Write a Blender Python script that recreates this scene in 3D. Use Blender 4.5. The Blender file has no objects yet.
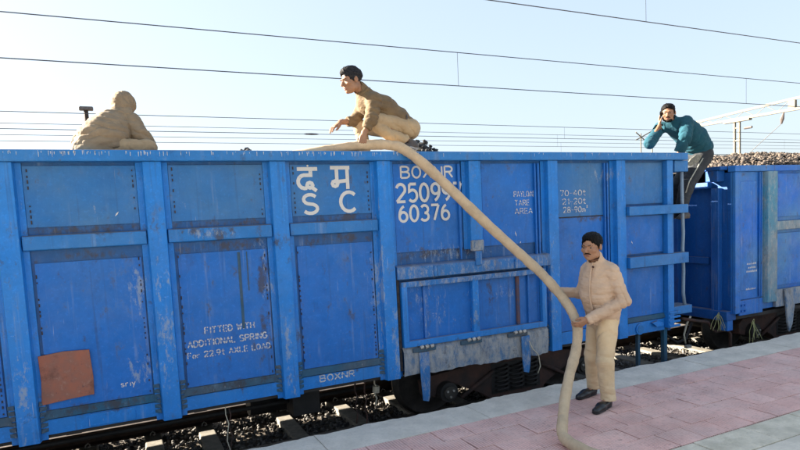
import bpy, bmesh, math, random
import numpy as np
from mathutils import Vector, Matrix
random.seed(7)
rng = np.random.default_rng(7)
R = math.radians
sc = bpy.context.scene
col = sc.collection

# ------------------------------------------------------------------ camera
CAMH = 1.93
yaw, pitch, roll = 0.463828, 0.087719, -0.0466
fw = Vector((math.sin(yaw) * math.cos(pitch), math.cos(yaw) * math.cos(pitch), -math.sin(pitch)))
rt0 = Vector((math.cos(yaw), -math.sin(yaw), 0)); up0 = rt0.cross(fw)
rt = rt0 * math.cos(roll) + up0 * math.sin(roll); up = up0 * math.cos(roll) - rt0 * math.sin(roll)
cam_d = bpy.data.cameras.new('camera'); cam = bpy.data.objects.new('camera', cam_d); col.objects.link(cam)
cam.matrix_world = Matrix(((rt.x, up.x, -fw.x, 0), (rt.y, up.y, -fw.y, 0), (rt.z, up.z, -fw.z, CAMH), (0, 0, 0, 1)))
cam_d.sensor_width = 36; cam_d.lens = 604.6 / 800 * 36
cam_d.shift_x = -19.2 / 800; cam_d.shift_y = 42.3 / 800
cam_d.clip_start = 0.05; cam_d.clip_end = 5000
sc.camera = cam

# ------------------------------------------------------------------ light
SUN_EL, SUN_AZ = R(21), R(-48)          # azimuth from +Y, negative = towards -X (left, behind the train)
world = bpy.data.worlds.new('World'); sc.world = world; world.use_nodes = True
wn = world.node_tree.nodes; wl = world.node_tree.links
bg = wn['Background']; sky = wn.new('ShaderNodeTexSky')
sky.sky_type = 'NISHITA'; sky.sun_disc = False; sky.sun_elevation = SUN_EL; sky.sun_rotation = SUN_AZ
sky.air_density = 1.0; sky.dust_density = 2.2; sky.ozone_density = 1.6; sky.altitude = 0
hs = wn.new('ShaderNodeGamma'); hs.inputs[1].default_value = .33; wl.new(sky.outputs[0], hs.inputs[0])     # hazy winter sky: even, pale
tn = wn.new('ShaderNodeMix'); tn.data_type = 'RGBA'; tn.blend_type = 'MULTIPLY'; tn.inputs[0].default_value = 1; tn.inputs[7].default_value = (.915, 1, 1.10, 1)
wl.new(hs.outputs[0], tn.inputs[6]); wl.new(tn.outputs[2], bg.inputs[0]); bg.inputs[1].default_value = 0.077
sun_d = bpy.data.lights.new('sun', 'SUN'); sun_d.energy = 3.6; sun_d.angle = R(0.6); sun_d.color = (1, .88, .72)
sun = bpy.data.objects.new('sun', sun_d); col.objects.link(sun)
to_sun = Vector((math.sin(SUN_AZ) * math.cos(SUN_EL), math.cos(SUN_AZ) * math.cos(SUN_EL), math.sin(SUN_EL)))
sun.rotation_euler = to_sun.to_track_quat('Z', 'Y').to_euler()
sc.view_settings.view_transform = 'Standard'; sc.view_settings.look = 'None'
sc.view_settings.gamma = 1; sc.view_settings.exposure = 3.1

# ------------------------------------------------------------------ materials
def mat(name):
    m = bpy.data.materials.new(name); m.use_nodes = True
    return m, m.node_tree.nodes, m.node_tree.links, m.node_tree.nodes['Principled BSDF']
class G:
    """tiny node helper"""
    def __init__(s, m): s.n = m.node_tree.nodes; s.l = m.node_tree.links
    def pos(s, scale=(1, 1, 1), obj=False):
        mp = s.n.new('ShaderNodeMapping'); mp.inputs['Scale'].default_value = scale
        if obj: s.l.new(s.n.new('ShaderNodeTexCoord').outputs['Object'], mp.inputs[0])
        else: s.l.new(s.n.new('ShaderNodeNewGeometry').outputs['Position'], mp.inputs[0])
        return mp.outputs[0]
    def noise(s, v, scale, detail=6, rough=.6):
        t = s.n.new('ShaderNodeTexNoise'); t.inputs['Scale'].default_value = scale
        t.inputs['Detail'].default_value = detail; t.inputs['Roughness'].default_value = rough
        s.l.new(v, t.inputs['Vector']); return t.outputs['Fac']
    def ramp(s, f, a, b, lo=0., hi=1.):
        t = s.n.new('ShaderNodeMapRange'); t.inputs['From Min'].default_value = a; t.inputs['From Max'].default_value = b
        t.inputs['To Min'].default_value = lo; t.inputs['To Max'].default_value = hi
        s.l.new(f, t.inputs['Value']); return t.outputs[0]
    def math(s, op, a, b):
        t = s.n.new('ShaderNodeMath'); t.operation = op
        for i, v in ((0, a), (1, b)):
            if isinstance(v, (int, float)): t.inputs[i].default_value = v
            else: s.l.new(v, t.inputs[i])
        return t.outputs[0]
    def mix(s, f, a, b):
        t = s.n.new('ShaderNodeMix'); t.data_type = 'RGBA'
        for i, v in ((0, f), (6, a), (7, b)):
            if isinstance(v, (int, float)): t.inputs[i].default_value = v
            elif isinstance(v, tuple): t.inputs[i].default_value = (*v, 1)
            else: s.l.new(v, t.inputs[i])
        return t.outputs[2]
    def bump(s, h, bsdf, strength=.3, dist=.01):
        t = s.n.new('ShaderNodeBump'); t.inputs['Strength'].default_value = strength; t.inputs['Distance'].default_value = dist
        s.l.new(h, t.inputs['Height']); s.l.new(t.outputs[0], bsdf.inputs['Normal'])
    def nz(s):
        x = s.n.new('ShaderNodeSeparateXYZ'); s.l.new(s.n.new('ShaderNodeNewGeometry').outputs['Normal'], x.inputs[0]); return x.outputs[2]
    def z(s):
        x = s.n.new('ShaderNodeSeparateXYZ'); s.l.new(s.n.new('ShaderNodeNewGeometry').outputs['Position'], x.inputs[0]); return x.outputs[2]

SPOTS = [(.13, 1.42, .10, .28), (.10, .72, .09, .22), (.33, 1.0, .09, .6), (1.24, 1.45, .07, .4), (.72, 1.84, .25, .05), (2.36, 1.2, .10, .8), (2.52, .55, .08, .5), (2.9, .95, .18, .35), (5.5, 2.3, .3, .1), (-.74, .7, .08, .4), (1.40, .6, .07, .4), (4.58, .9, .10, .5), (3.2, 1.5, .5, .1), (3.0, .85, .12, .15), (2.85, 1.05, .1, .12), (3.9, 1.0, .15, .1), (3.5, .95, .05, .3)]
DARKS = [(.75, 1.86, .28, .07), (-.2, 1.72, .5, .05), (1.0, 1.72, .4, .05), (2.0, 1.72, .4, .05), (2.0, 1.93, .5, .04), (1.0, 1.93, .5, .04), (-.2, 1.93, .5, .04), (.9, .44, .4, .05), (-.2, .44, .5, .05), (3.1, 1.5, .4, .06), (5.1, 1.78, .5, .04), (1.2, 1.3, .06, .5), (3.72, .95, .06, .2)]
def paint(name, base=(.02, .12, .38), dull=(.075, .14, .28), dullness=.45, chips=.5, streak=.5, rust=.3, dust=.6, white=0., rough=.42):
    base = (base[0] * .38, base[1] * 1.24, base[2] * 1.36) if base[2] > base[0] * 2 else base
    dull = (dull[0] * .62, dull[1] * 1.2, dull[2] * 1.35) if dull[2] > dull[0] * 1.8 else dull
    m, n, l, b = mat(name); g = G(m); b.inputs['Specular IOR Level'].default_value = .3
    p = g.pos()
    big = g.ramp(g.noise(p, 1.3, 5, .6), .38, .68)
    c = g.mix(g.math('MULTIPLY', big, dullness), base, dull)
    c = g.mix(g.ramp(g.noise(p, 5, 6, .7), .35, .75, 0, .45), c, tuple(v * .55 for v in base))
    c = g.mix(g.ramp(g.noise(p, 34, 4, .7), .55, .75, 0, .4), c, tuple(v * 1.5 + .02 for v in base))
    sp = g.pos((16, 16, .55))
    st = g.ramp(g.noise(sp, 1, 4, .6), .58, .78, 0, streak)
    c = g.mix(g.math('MULTIPLY', st, g.ramp(g.noise(p, 2.1, 3), .45, .65)), c, (.30, .36, .45))
    sp2 = g.pos((23, 23, .8))
    dk = g.ramp(g.noise(sp2, 1, 3, .6), .60, .80, 0, streak * .9)
    c = g.mix(dk, c, (.03, .045, .08))
    if white:
        w = g.ramp(g.noise(g.pos((13, 13, 5.5)), 1, 9, .85), .56 - .15 * white, .72 - .15 * white, 0, .85)
        c = g.mix(w, c, (.36, .36, .35)); c = g.mix(g.ramp(g.noise(g.pos((8, 8, 3)), 1, 7, .8), .52, .68, 0, .55), c, (.14, .12, .105))
    sc2 = g.ramp(g.noise(g.pos((4.5, 4.5, 3)), 1, 8, .82), .56, .66, 0, .45 * chips)
    c = g.mix(sc2, c, (.16, .23, .34))
    gr = g.ramp(g.noise(g.pos((3.1, 3.1, 2.2)), 1, 8, .78), .57, .68, 0, .6 * streak)
    c = g.mix(gr, c, (.022, .04, .10))
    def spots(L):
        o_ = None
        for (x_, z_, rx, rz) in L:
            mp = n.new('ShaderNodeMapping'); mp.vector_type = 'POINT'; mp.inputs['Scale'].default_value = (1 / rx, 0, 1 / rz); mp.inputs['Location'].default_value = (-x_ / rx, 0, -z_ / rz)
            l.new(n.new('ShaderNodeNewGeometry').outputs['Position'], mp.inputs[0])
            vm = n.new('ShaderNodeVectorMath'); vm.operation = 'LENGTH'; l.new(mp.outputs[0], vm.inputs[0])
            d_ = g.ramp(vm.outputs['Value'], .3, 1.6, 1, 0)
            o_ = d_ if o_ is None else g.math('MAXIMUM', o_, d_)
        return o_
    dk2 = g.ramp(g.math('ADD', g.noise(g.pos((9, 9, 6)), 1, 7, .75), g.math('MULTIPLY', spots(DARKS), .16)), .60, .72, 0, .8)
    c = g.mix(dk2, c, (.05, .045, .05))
    ws = g.math('MULTIPLY', spots(SPOTS), .13)
    sc3 = g.ramp(g.math('ADD', g.noise(g.pos((14, 14, 5)), 1, 8, .8), ws), .63, .72, 0, .75)
    c = g.mix(sc3, c, (.26, .32, .40))
    ch = g.ramp(g.math('ADD', g.noise(p, 17, 8, .8), g.math('MULTIPLY', ws, .7)), .70 - .04 * chips, .74 - .04 * chips, 0, chips)
    c = g.mix(ch, c, (.34, .34, .34))
    sc1 = g.ramp(g.noise(g.pos((60, 60, 3.2)), 1, 3, .5), .71, .76, 0, chips * .8)
    c = g.mix(sc1, c, (.42, .46, .52))
    ru = g.ramp(g.noise(p, 7, 8, .75), .66, .74, 0, rust)
    c = g.mix(ru, c, (.085, .05, .035))
    up_ = g.ramp(g.nz(), .45, .9, 0, dust)
    c = g.mix(up_, c, (.20, .185, .165))
    l.new(c, b.inputs['Base Color'])
    l.new(g.ramp(g.noise(p, 9, 4), .3, .7, rough - .08, rough + .2), b.inputs['Roughness'])
    h = g.math('ADD', g.math('MULTIPLY', g.noise(p, 2.6, 3, .5), 2.2), g.math('MULTIPLY', g.noise(p, 60, 4), .12))
    g.bump(h, b, .55, .02)
    return m
def simple(name, c1, c2=None, scale=12, rough=.8, bump=.2, bscale=80, bdist=.004, metal=0., detail=6, obj=False, lo=.35, hi=.65, stretch=(1, 1, 1), spec=None, wr=0):
    m, n, l, b = mat(name); g = G(m); p = g.pos(stretch, obj)
    c2 = c2 or tuple(v * .7 for v in c1)
    l.new(g.mix(g.ramp(g.noise(p, scale, detail), lo, hi), c1, c2), b.inputs['Base Color'])
    b.inputs['Roughness'].default_value = rough; b.inputs['Metallic'].default_value = metal
    if spec is not None: b.inputs['Specular IOR Level'].default_value = spec
    if wr:
        w1_ = g.noise(g.pos((1, 1, 1.9)), 6.5, 2.5, .5); rid = g.math('ABSOLUTE', g.math('SUBTRACT', w1_, .5), 0)
        g.bump(g.math('ADD', g.math('MULTIPLY', rid, -5 * wr), g.math('MULTIPLY', g.noise(p, bscale, 5), .12)), b, .6, .011)
    elif bump: g.bump(g.noise(p, bscale, 5), b, bump, bdist)
    return m

M = {}
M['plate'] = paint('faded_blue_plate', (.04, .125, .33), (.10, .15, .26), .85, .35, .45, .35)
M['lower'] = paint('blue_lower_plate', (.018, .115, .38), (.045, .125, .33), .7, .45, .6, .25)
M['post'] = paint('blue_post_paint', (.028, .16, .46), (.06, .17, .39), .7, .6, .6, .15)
M['rail'] = paint('blue_rail_paint', (.035, .14, .37), (.08, .16, .32), .7, .5, .6, .3, .75)
M['worn'] = paint('worn_header_paint', (.03, .13, .36), (.08, .14, .27), .7, .9, .8, .6, .5, .5)
M['sill'] = paint('limewashed_sill', (.07, .13, .27), (.17, .18, .20), .9, .7, .8, .5, .4, 1.15, .7)
M['recess'] = paint('grimy_recess', (.022, .075, .22), (.05, .08, .16), .6, .5, .7, .6)
M['grime'] = paint('grimy_ledge', (.055, .08, .13), (.11, .10, .095), .8, .5, .5, .7, .25, .0, .8)
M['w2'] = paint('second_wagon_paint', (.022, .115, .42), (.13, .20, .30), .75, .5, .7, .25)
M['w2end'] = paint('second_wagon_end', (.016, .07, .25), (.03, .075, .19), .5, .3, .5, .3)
M['w2pale'] = paint('pale_dusty_post', (.12, .19, .27), (.24, .26, .28), .9, .6, .6, .2, .6, .4)
M['gap'] = simple('dark_seam', (.02, .02, .025), (.06, .05, .045), 30, .9, .3)
M['rust'] = simple('red_oxide_plate', (.34, .115, .07), (.22, .105, .08), 8, .85, .5, 60, .004)
M['rustdk'] = simple('rusty_strip', (.13, .06, .05), (.05, .06, .12), 12, .85, .5, 60, .004)
M['bogie'] = simple('bogie_rust', (.085, .04, .03), (.035, .026, .024), 5, .85, .5, 40, .01)
M['black'] = simple('oily_black_iron', (.014, .013, .013), (.03, .026, .024), 6, .7, .4, 30, .01)
M['wheel'] = simple('wheel_steel', (.05, .045, .042), (.09, .08, .07), 9, .55, .3, 40, .004, .5)
M['railsteel'] = simple('rail_steel', (.035, .022, .016), (.06, .035, .025), 14, .7, .3, 50, .004, .3)
M['railtop'] = simple('rail_polished', (.2, .17, .15), (.12, .10, .09), 30, .6, .1, 50, .001, 1)
M['sleeper'] = simple('sleeper_concrete', (.25, .235, .20), (.16, .15, .13), 14, .9, .5, 70, .004)
M['clip'] = simple('clip_steel', (.55, .52, .48), (.3, .28, .25), 20, .5, .1, 50, .002, .4)
M['coping'] = simple('coping_concrete', (.82, .73, .61), (.60, .54, .45), 4, .92, 1.0, 28, .014, lo=.3, hi=.7)
M['greyslab'] = simple('grey_slab', (.78, .69, .54), (.55, .49, .37), 6, .92, 1.0, 30, .012)
M['concrete'] = simple('platform_concrete', (.76, .68, .56), (.58, .52, .42), 3, .93, .7, 60, .005)
M['soil'] = simple('trackside_soil', (.13, .11, .09), (.07, .06, .05), 3, .95, .8, 20, .03)
M['paintwhite'] = None
M['hose'] = None
M['galv'] = simple('cream_mast_paint', (.17, .15, .105), (.11, .10, .075), 6, .6, .1, 40, .003)
M['wire'] = simple('weathered_wire', (.06, .06, .065), (.1, .1, .1), 9, .6, 0)
M['insul'] = simple('brown_insulator', (.16, .13, .12), (.1, .09, .085), 9, .35, 0)
M['pipe'] = paint('pale_blue_pipe', (.22, .32, .42), (.27, .33, .40), .7, .7, .3, .2)
M['ribbon'] = simple('yellow_green_cord', (.34, .36, .12), (.42, .40, .22), 20, .8, .1)
M['straw'] = simple('pale_string', (.55, .50, .38), (.4, .36, .28), 20, .8, .1)
M['skin'] = simple('brown_skin', (.38, .205, .12), (.30, .15, .085), 9, .6, .15, 160, .0015)
M['skinl'] = simple('brown_skin_b', (.31, .165, .095), (.25, .125, .07), 9, .6, .15, 160, .0015)
M['lip'] = simple('lips', (.30, .12, .09), (.25, .10, .08), 20, .45, 0)
M['eyew'] = simple('eye_white', (.30, .26, .23), (.26, .23, .2), 9, .5, 0, spec=.2)
M['iris'] = simple('dark_iris', (.012, .008, .006), (.02, .012, .01), 9, .2, 0)
M['hair'] = simple('black_hair', (.0025, .0024, .0025), (.008, .0075, .0075), 60, .6, .9, 130, .004, spec=.12, stretch=(1, 3, 1))
M['hairg'] = simple('greying_hair', (.005, .005, .006), (.034, .034, .038), 60, .6, .9, 130, .004, spec=.15, stretch=(1, 3, 1))
M['jacket'] = simple('beige_padded_jacket', (.60, .425, .295), (.51, .355, .24), 6, .75, .25, 120, .002, wr=1.0)
M['jacket2'] = simple('khaki_quilted_coat', (.27, .20, .125), (.20, .145, .09), 6, .85, .3, 90, .003, wr=1.0)
M['shirt'] = simple('khaki_uniform_shirt', (.185, .125, .062), (.135, .088, .045), 8, .85, .3, 150, .002, wr=1.0)
M['trouser'] = simple('khaki_trousers', (.74, .56, .345), (.64, .475, .285), 6, .85, .3, 150, .002, wr=0.8)
M['trouser2'] = simple('beige_uniform_trousers', (.42, .31, .185), (.335, .24, .14), 6, .85, .3, 150, .002, wr=0.8)
M['teal'] = simple('teal_jumper', (.004, .072, .105), (.003, .052, .082), 8, .9, .5, 170, .003, wr=0.8)
M['darktr'] = simple('charcoal_trousers', (.018, .022, .028), (.030, .035, .042), 8, .85, .3, 150, .002, wr=0.8)
M['trousp'] = simple('faded_khaki_patch', (.26, .25, .20), (.10, .10, .09), 30, .85, .3, 90, .004)
M['stripe'] = simple('pale_trouser_stripe', (.42, .42, .36), (.34, .34, .29), 8, .85, .2)
M['darkred'] = simple('dark_maroon_knit', (.06, .02, .018), (.04, .014, .012), 30, .9, .2)
M['shoe'] = simple('black_leather', (.010, .010, .012), (.018, .018, .02), 12, .32, .15, 60, .002)
M['shoeb'] = simple('brown_shoe', (.07, .055, .05), (.05, .04, .035), 12, .5, .2, 60, .002)
M['sole'] = simple('pale_sole', (.45, .43, .42), (.3, .29, .28), 12, .7, .1)
M['phone'] = simple('black_phone', (.012, .012, .014), (.02, .02, .022), 12, .25, 0)
M['leaf'] = simple('dry_leaf', (.09, .075, .035), (.05, .045, .02), 30, .8, .2)

def stain(m, col_, sc_, a, b_, amt):
    """lay an irregular stain over a finished material"""
    g = G(m); b = m.node_tree.nodes['Principled BSDF']; src = b.inputs['Base Color'].links[0].from_socket
    m.node_tree.links.new(g.mix(g.ramp(g.noise(g.pos(), sc_, 8, .78), a, b_, 0, amt), src, col_), b.inputs['Base Color'])
for k_ in ('coping', 'greyslab', 'concrete'):
    stain(M[k_], (.50, .44, .36), 1.9, .48, .68, .45); stain(M[k_], (.24, .20, .16), 12, .61, .72, .45); stain(M[k_], (.52, .46, .38), 38, .50, .66, .5)
stain(M['rust'], (.12, .05, .035), 5, .5, .62, .7); stain(M['rust'], (.42, .24, .18), 16, .56, .68, .6); stain(M['rust'], (.06, .05, .06), 26, .60, .68, .7)
def stone_mat(name, a, b_, c3):
    m, n, l, b = mat(name); g = G(m)
    at = n.new('ShaderNodeAttribute'); at.attribute_name = 'tone'
    c = g.mix(at.outputs['Fac'], a, b_)
    c = g.mix(g.ramp(g.noise(g.pos(), 26, 4), .55, .7, 0, .6), c, c3)
    l.new(c, b.inputs['Base Color']); b.inputs['Roughness'].default_value = .9
    g.bump(g.noise(g.pos(), 120, 4), b, .4, .004)
    return m
M['ballast'] = stone_mat('ballast_stone', (.06, .06, .062), (.26, .25, .235), (.12, .10, .08))
M['coal'] = stone_mat('coal_lumps', (.02, .021, .023), (.085, .085, .085), (.04, .04, .04))
M['ore'] = stone_mat('dusty_coal_load', (.04, .035, .033), (.20, .155, .12), (.09, .075, .065))

def tile_mat():
    m, n, l, b = mat('ribbed_pink_paving'); g = G(m)
    oi = n.new('ShaderNodeObjectInfo')
    c = g.mix(oi.outputs['Random'], (.88, .54, .46), (.78, .46, .39))
    c = g.mix(g.ramp(g.noise(g.pos(), 2.2, 6, .7), .42, .66, 0, .6), c, (.74, .55, .49))
    c = g.mix(g.ramp(g.noise(g.pos(), 28, 5, .7), .52, .72, 0, .55), c, (.36, .18, .155))
    c = g.mix(g.ramp(g.noise(g.pos(), 7, 8, .82), .58, .70, 0, .6), c, (.26, .17, .15))
    c = g.mix(g.ramp(g.noise(g.pos(), .9, 5, .7), .5, .7, 0, .4), c, (.40, .27, .24))
    b.inputs['Roughness'].default_value = .88
    w = n.new('ShaderNodeTexWave'); w.wave_type = 'BANDS'; w.bands_direction = 'X'
    w.inputs['Scale'].default_value = 12.5; w.inputs['Distortion'].default_value = .25
    l.new(g.pos(obj=True), w.inputs[0])
    worn = g.ramp(g.noise(g.pos(), 3, 4), .35, .6)
    c = g.mix(g.math('MULTIPLY', g.ramp(w.outputs['Fac'], .5, .1, 0, .45), worn), c, (.34, .17, .15)); l.new(c, b.inputs['Base Color'])
    h = g.math('ADD', g.math('MULTIPLY', w.outputs['Fac'], worn), g.math('MULTIPLY', g.noise(g.pos(), 70, 5), .8))
    g.bump(h, b, .9, .006)
    return m
M['tile'] = tile_mat()
def white_mat(nm='stencilled_white_paint', lo=.60, hi=.68):
    m, n, l, b = mat(nm); g = G(m)
    w = g.ramp(g.noise(g.pos(), 45, 6, .8), lo, hi, 0, .75)
    c = g.mix(w, (.60, .59, .56), (.10, .16, .33))
    c = g.mix(g.ramp(g.noise(g.pos(), 5, 4), .5, .7, 0, .35), c, (.40, .40, .40))
    l.new(c, b.inputs['Base Color']); b.inputs['Roughness'].default_value = .7
    return m
M['paintwhite'] = white_mat(); M['wornwhite'] = white_mat('worn_stencil_paint', .46, .56)
def hose_mat():
    m, n, l, b = mat('canvas_hose'); g = G(m)
    c = g.mix(g.ramp(g.noise(g.pos(), 7, 6, .7), .4, .7), (.56, .42, .27), (.44, .33, .215))
    c = g.mix(g.ramp(g.noise(g.pos(), 26, 7, .8), .64, .72, 0, .55), c, (.17, .13, .09))
    l.new(c, b.inputs['Base Color']); b.inputs['Roughness'].default_value = .85
    c = g.mix(g.ramp(g.noise(g.pos(), 2.2, 6, .75), .5, .68, 0, .5), c, (.33, .25, .17))
    c = g.mix(g.ramp(g.noise(g.pos((1, 1, 1)), 55, 4, .7), .58, .68, 0, .4), c, (.66, .54, .38))
    l.new(c, b.inputs['Base Color'])
    g.bump(g.math('ADD', g.noise(g.pos(), 150, 4), g.math('MULTIPLY', g.noise(g.pos(), 22, 5), 1.6)), b, .6, .006)
    return m
M['hose'] = hose_mat()

# ------------------------------------------------------------------ object helpers
def empty(name, loc=(0, 0, 0), label=None, cat=None, group=None, kind=None):
    o = bpy.data.objects.new(name, None); col.objects.link(o); o.location = loc; o.empty_display_size = .1
    tag(o, label, cat, group, kind); return o
def tag(o, label=None, cat=None, group=None, kind=None):
    if label: o['label'] = label
    if cat: o['category'] = cat
    if group: o['group'] = group
    if kind: o['kind'] = kind
    return o
def wloc(o):
    v = Vector((0, 0, 0))
    while o: v = v + Vector(o.location); o = o.parent
    return v
class MB:
    def __init__(s): s.v = []; s.f = []
    def raw(s, vs, fs):
        k = len(s.v); s.v += [tuple(v) for v in vs]; s.f += [tuple(i + k for i in f) for f in fs]; return s
    def box(s, x0, x1, y0, y1, z0, z1):
        return s.raw([(x0, y0, z0), (x1, y0, z0), (x1, y1, z0), (x0, y1, z0), (x0, y0, z1), (x1, y0, z1), (x1, y1, z1), (x0, y1, z1)],
                     [(0, 3, 2, 1), (4, 5, 6, 7), (0, 1, 5, 4), (1, 2, 6, 5), (2, 3, 7, 6), (3, 0, 4, 7)])
    def extr(s, poly, axis, a, b):
        """closed polygon (2D) extruded along axis ('x','y','z')"""
        n = len(poly)
        def P(u, v, w): return {'z': (u, v, w), 'x': (w, u, v), 'y': (u, w, v)}[axis]
        vs = [P(u, v, a) for u, v in poly] + [P(u, v, b) for u, v in poly]
        fs = [tuple(range(n))[::-1], tuple(range(n, 2 * n))] + [(i, (i + 1) % n, n + (i + 1) % n, n + i) for i in range(n)]
        return s.raw(vs, fs)
    def tube(s, pts, r, n=8, caps=True, rr=None):
        pts = [Vector(p) for p in pts]; k = len(pts); vs = []; fs = []
        T = [(pts[min(i + 1, k - 1)] - pts[max(i - 1, 0)]).normalized() for i in range(k)]
        a = T[0].cross(Vector((0, 0, 1)));  a = a if a.length > .1 else T[0].cross(Vector((1, 0, 0))); a.normalize()
        for i in range(k):
            a = (a - T[i] * a.dot(T[i])).normalized(); b = T[i].cross(a)
            ri = rr[i] if rr is not None else r
            for j in range(n):
                t = 2 * math.pi * j / n; vs.append(pts[i] + (a * math.cos(t) + b * math.sin(t)) * ri)
        for i in range(k - 1):
            for j in range(n): fs.append((i * n + j, i * n + (j + 1) % n, (i + 1) * n + (j + 1) % n, (i + 1) * n + j))
        if caps: fs += [tuple(range(n))[::-1], tuple(range((k - 1) * n, k * n))]
        return s.raw(vs, fs)
    def build(s, name, m, parent=None, bevel=0., smooth=False, kind=None, label=None, loc=None, fix=True):
        me = bpy.data.meshes.new(name)
        base = wloc(parent) if parent else Vector((0, 0, 0))
        off = Vector(loc) if loc is not None else base
        me.from_pydata([tuple(Vector(v) - off) for v in s.v], [], s.f); me.update()
        if fix:
            bm = bmesh.new(); bm.from_mesh(me); bmesh.ops.recalc_face_normals(bm, faces=bm.faces); bm.to_mesh(me); bm.free()
        if smooth: me.polygons.foreach_set('use_smooth', [True] * len(me.polygons))
        me.materials.append(m)
        o = bpy.data.objects.new(name, me); col.objects.link(o)
        if parent: o.parent = parent
        if loc is not None: o.location = off - base
        if bevel:
            b = o.modifiers.new('bevel', 'BEVEL'); b.width = bevel; b.segments = 2; b.limit_method = 'ANGLE'; b.angle_limit = R(40)
        if kind: o['kind'] = kind
        if label: o['label'] = label
        return o
def inst(src, parent, loc, rot=None):
    o = src.copy(); col.objects.link(o); o.parent = parent; o.location = Vector(loc) - (wloc(parent) if parent else Vector((0, 0, 0)))
    if rot is not None: o.rotation_euler = rot
    return o
def circ(r, n, cx=0, cy=0): return [(cx + r * math.cos(2 * math.pi * i / n), cy + r * math.sin(2 * math.pi * i / n)) for i in range(n)]

def catmull(P, n=10):
    P = [Vector(p) for p in P]; out = []
    for i in range(len(P) - 1):
        a = P[max(i - 1, 0)]; b_ = P[i]; c = P[i + 1]; d = P[min(i + 2, len(P) - 1)]
        for k in range(n):
            t = k / n; out.append(.5 * ((2 * b_) + (c - a) * t + (2 * a - 5 * b_ + 4 * c - d) * t * t + (3 * b_ - a - 3 * c + d) * t ** 3))
    out.append(P[-1]); return out
# ------------------------------------------------------------------ ground, track
RT, TC = -.50, 7.34           # rail top, track centre
SLT = -.66                    # sleeper top
def grid_sheet(name, x0, x1, y0, y1, nx, ny, zf, m):
    X, Y = np.meshgrid(np.linspace(x0, x1, nx), np.linspace(y0, y1, ny), indexing='ij')
    Z = zf(X, Y); v = np.stack([X, Y, Z], -1).reshape(-1, 3)
    i = np.arange((nx - 1) * (ny - 1)); a = i // (ny - 1); b = i % (ny - 1); k = a * ny + b
    f = np.stack([k, k + ny, k + ny + 1, k + 1], -1)
    me = bpy.data.meshes.new(name); me.from_pydata(v.tolist(), [], f.tolist()); me.materials.append(m)
    me.polygons.foreach_set('use_smooth', [True] * len(me.polygons))
    o = bpy.data.objects.new(name, me); col.objects.link(o); return o
g0 = MB(); g0.box(-900, 900, -900, 900, -1.2, -.86); tag(g0.build('ground', M['soil']), kind='structure')
def wob(X, Y): return .02 * np.sin(X * 3.1 + Y) + .015 * np.sin(Y * 7 + X * 2.2)
bb = grid_sheet('ballast_bed', -30, 45, 5.3, 10.2, 500, 60, lambda X, Y: -.735 + wob(X, Y) * .6 - np.clip(Y - 9.0, 0, 2) * .12, M['soil'])
tag(bb, kind='structure')

_ico = None
def rocks(name, P, S, m, parent=None, zs=.75):
    """many irregular stones in one mesh: P (n,3) centres, S (n,) sizes"""
    bm = bmesh.new(); bmesh.ops.create_icosphere(bm, subdivisions=1, radius=1); bm.verts.ensure_lookup_table()
    V = np.array([v.co[:] for v in bm.verts]); F = np.array([[v.index for v in f.verts] for f in bm.faces]); bm.free()
    n = len(P); nv = len(V)
    J = 1 + rng.uniform(-.32, .28, (n, nv, 1))
    q = rng.normal(size=(n, 4)); q /= np.linalg.norm(q, axis=1, keepdims=True)
    w, x, y, z = q.T
    Rm = np.stack([1 - 2 * (y * y + z * z), 2 * (x * y - z * w), 2 * (x * z + y * w), 2 * (x * y + z * w), 1 - 2 * (x * x + z * z), 2 * (y * z - x * w),
                   2 * (x * z - y * w), 2 * (y * z + x * w), 1 - 2 * (x * x + y * y)], -1).reshape(n, 3, 3)
    sq = np.stack([rng.uniform(.8, 1.25, n), rng.uniform(.6, 1.0, n), rng.uniform(.45, .85, n)], -1)
    W = (V[None] * J * sq[:, None, :]) @ Rm.transpose(0, 2, 1)
    W[:, :, 2] *= zs
    W = W * S[:, None, None] + P[:, None, :]
    base = np.array(wloc(parent)) if parent else np.zeros(3)
    W = (W - base).reshape(-1, 3); FF = (F[None] + (np.arange(n) * nv)[:, None, None]).reshape(-1, 3)
    me = bpy.data.meshes.new(name)
    me.vertices.add(len(W)); me.vertices.foreach_set('co', W.astype(np.float32).ravel())
    me.loops.add(FF.size); me.loops.foreach_set('vertex_index', FF.astype(np.int32).ravel())
    me.polygons.add(len(FF)); me.polygons.foreach_set('loop_start', np.arange(0, FF.size, 3, dtype=np.int32))
    me.update(calc_edges=True); me.materials.append(m)
    at = me.attributes.new('tone', 'FLOAT', 'POINT'); t = rng.uniform(0, 1, n) ** 1.6
    at.data.foreach_set('value', np.repeat(t, nv).astype(np.float32))
    o = bpy.data.objects.new(name, me); col.objects.link(o)
    if parent: o.parent = parent
    o['kind'] = 'stuff'; return o
def scatter(n, x0, x1, y0, y1): return rng.uniform(x0, x1, n), rng.uniform(y0, y1, n)
x, y = scatter(15500, -1.8, 10.5, 6.35, 9.3)
s = rng.uniform(.016, .034, len(x)); zz = -.72 + rng.uniform(-.01, .035, len(x)) - np.clip(y - 9.0, 0, 2) * .12
bl = rocks('ballast_stones', np.stack([x, y, zz], -1), s, M['ballast'])
tag(bl, 'dark grey crushed ballast stones between the sleepers under the wagon', 'ballast')

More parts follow.
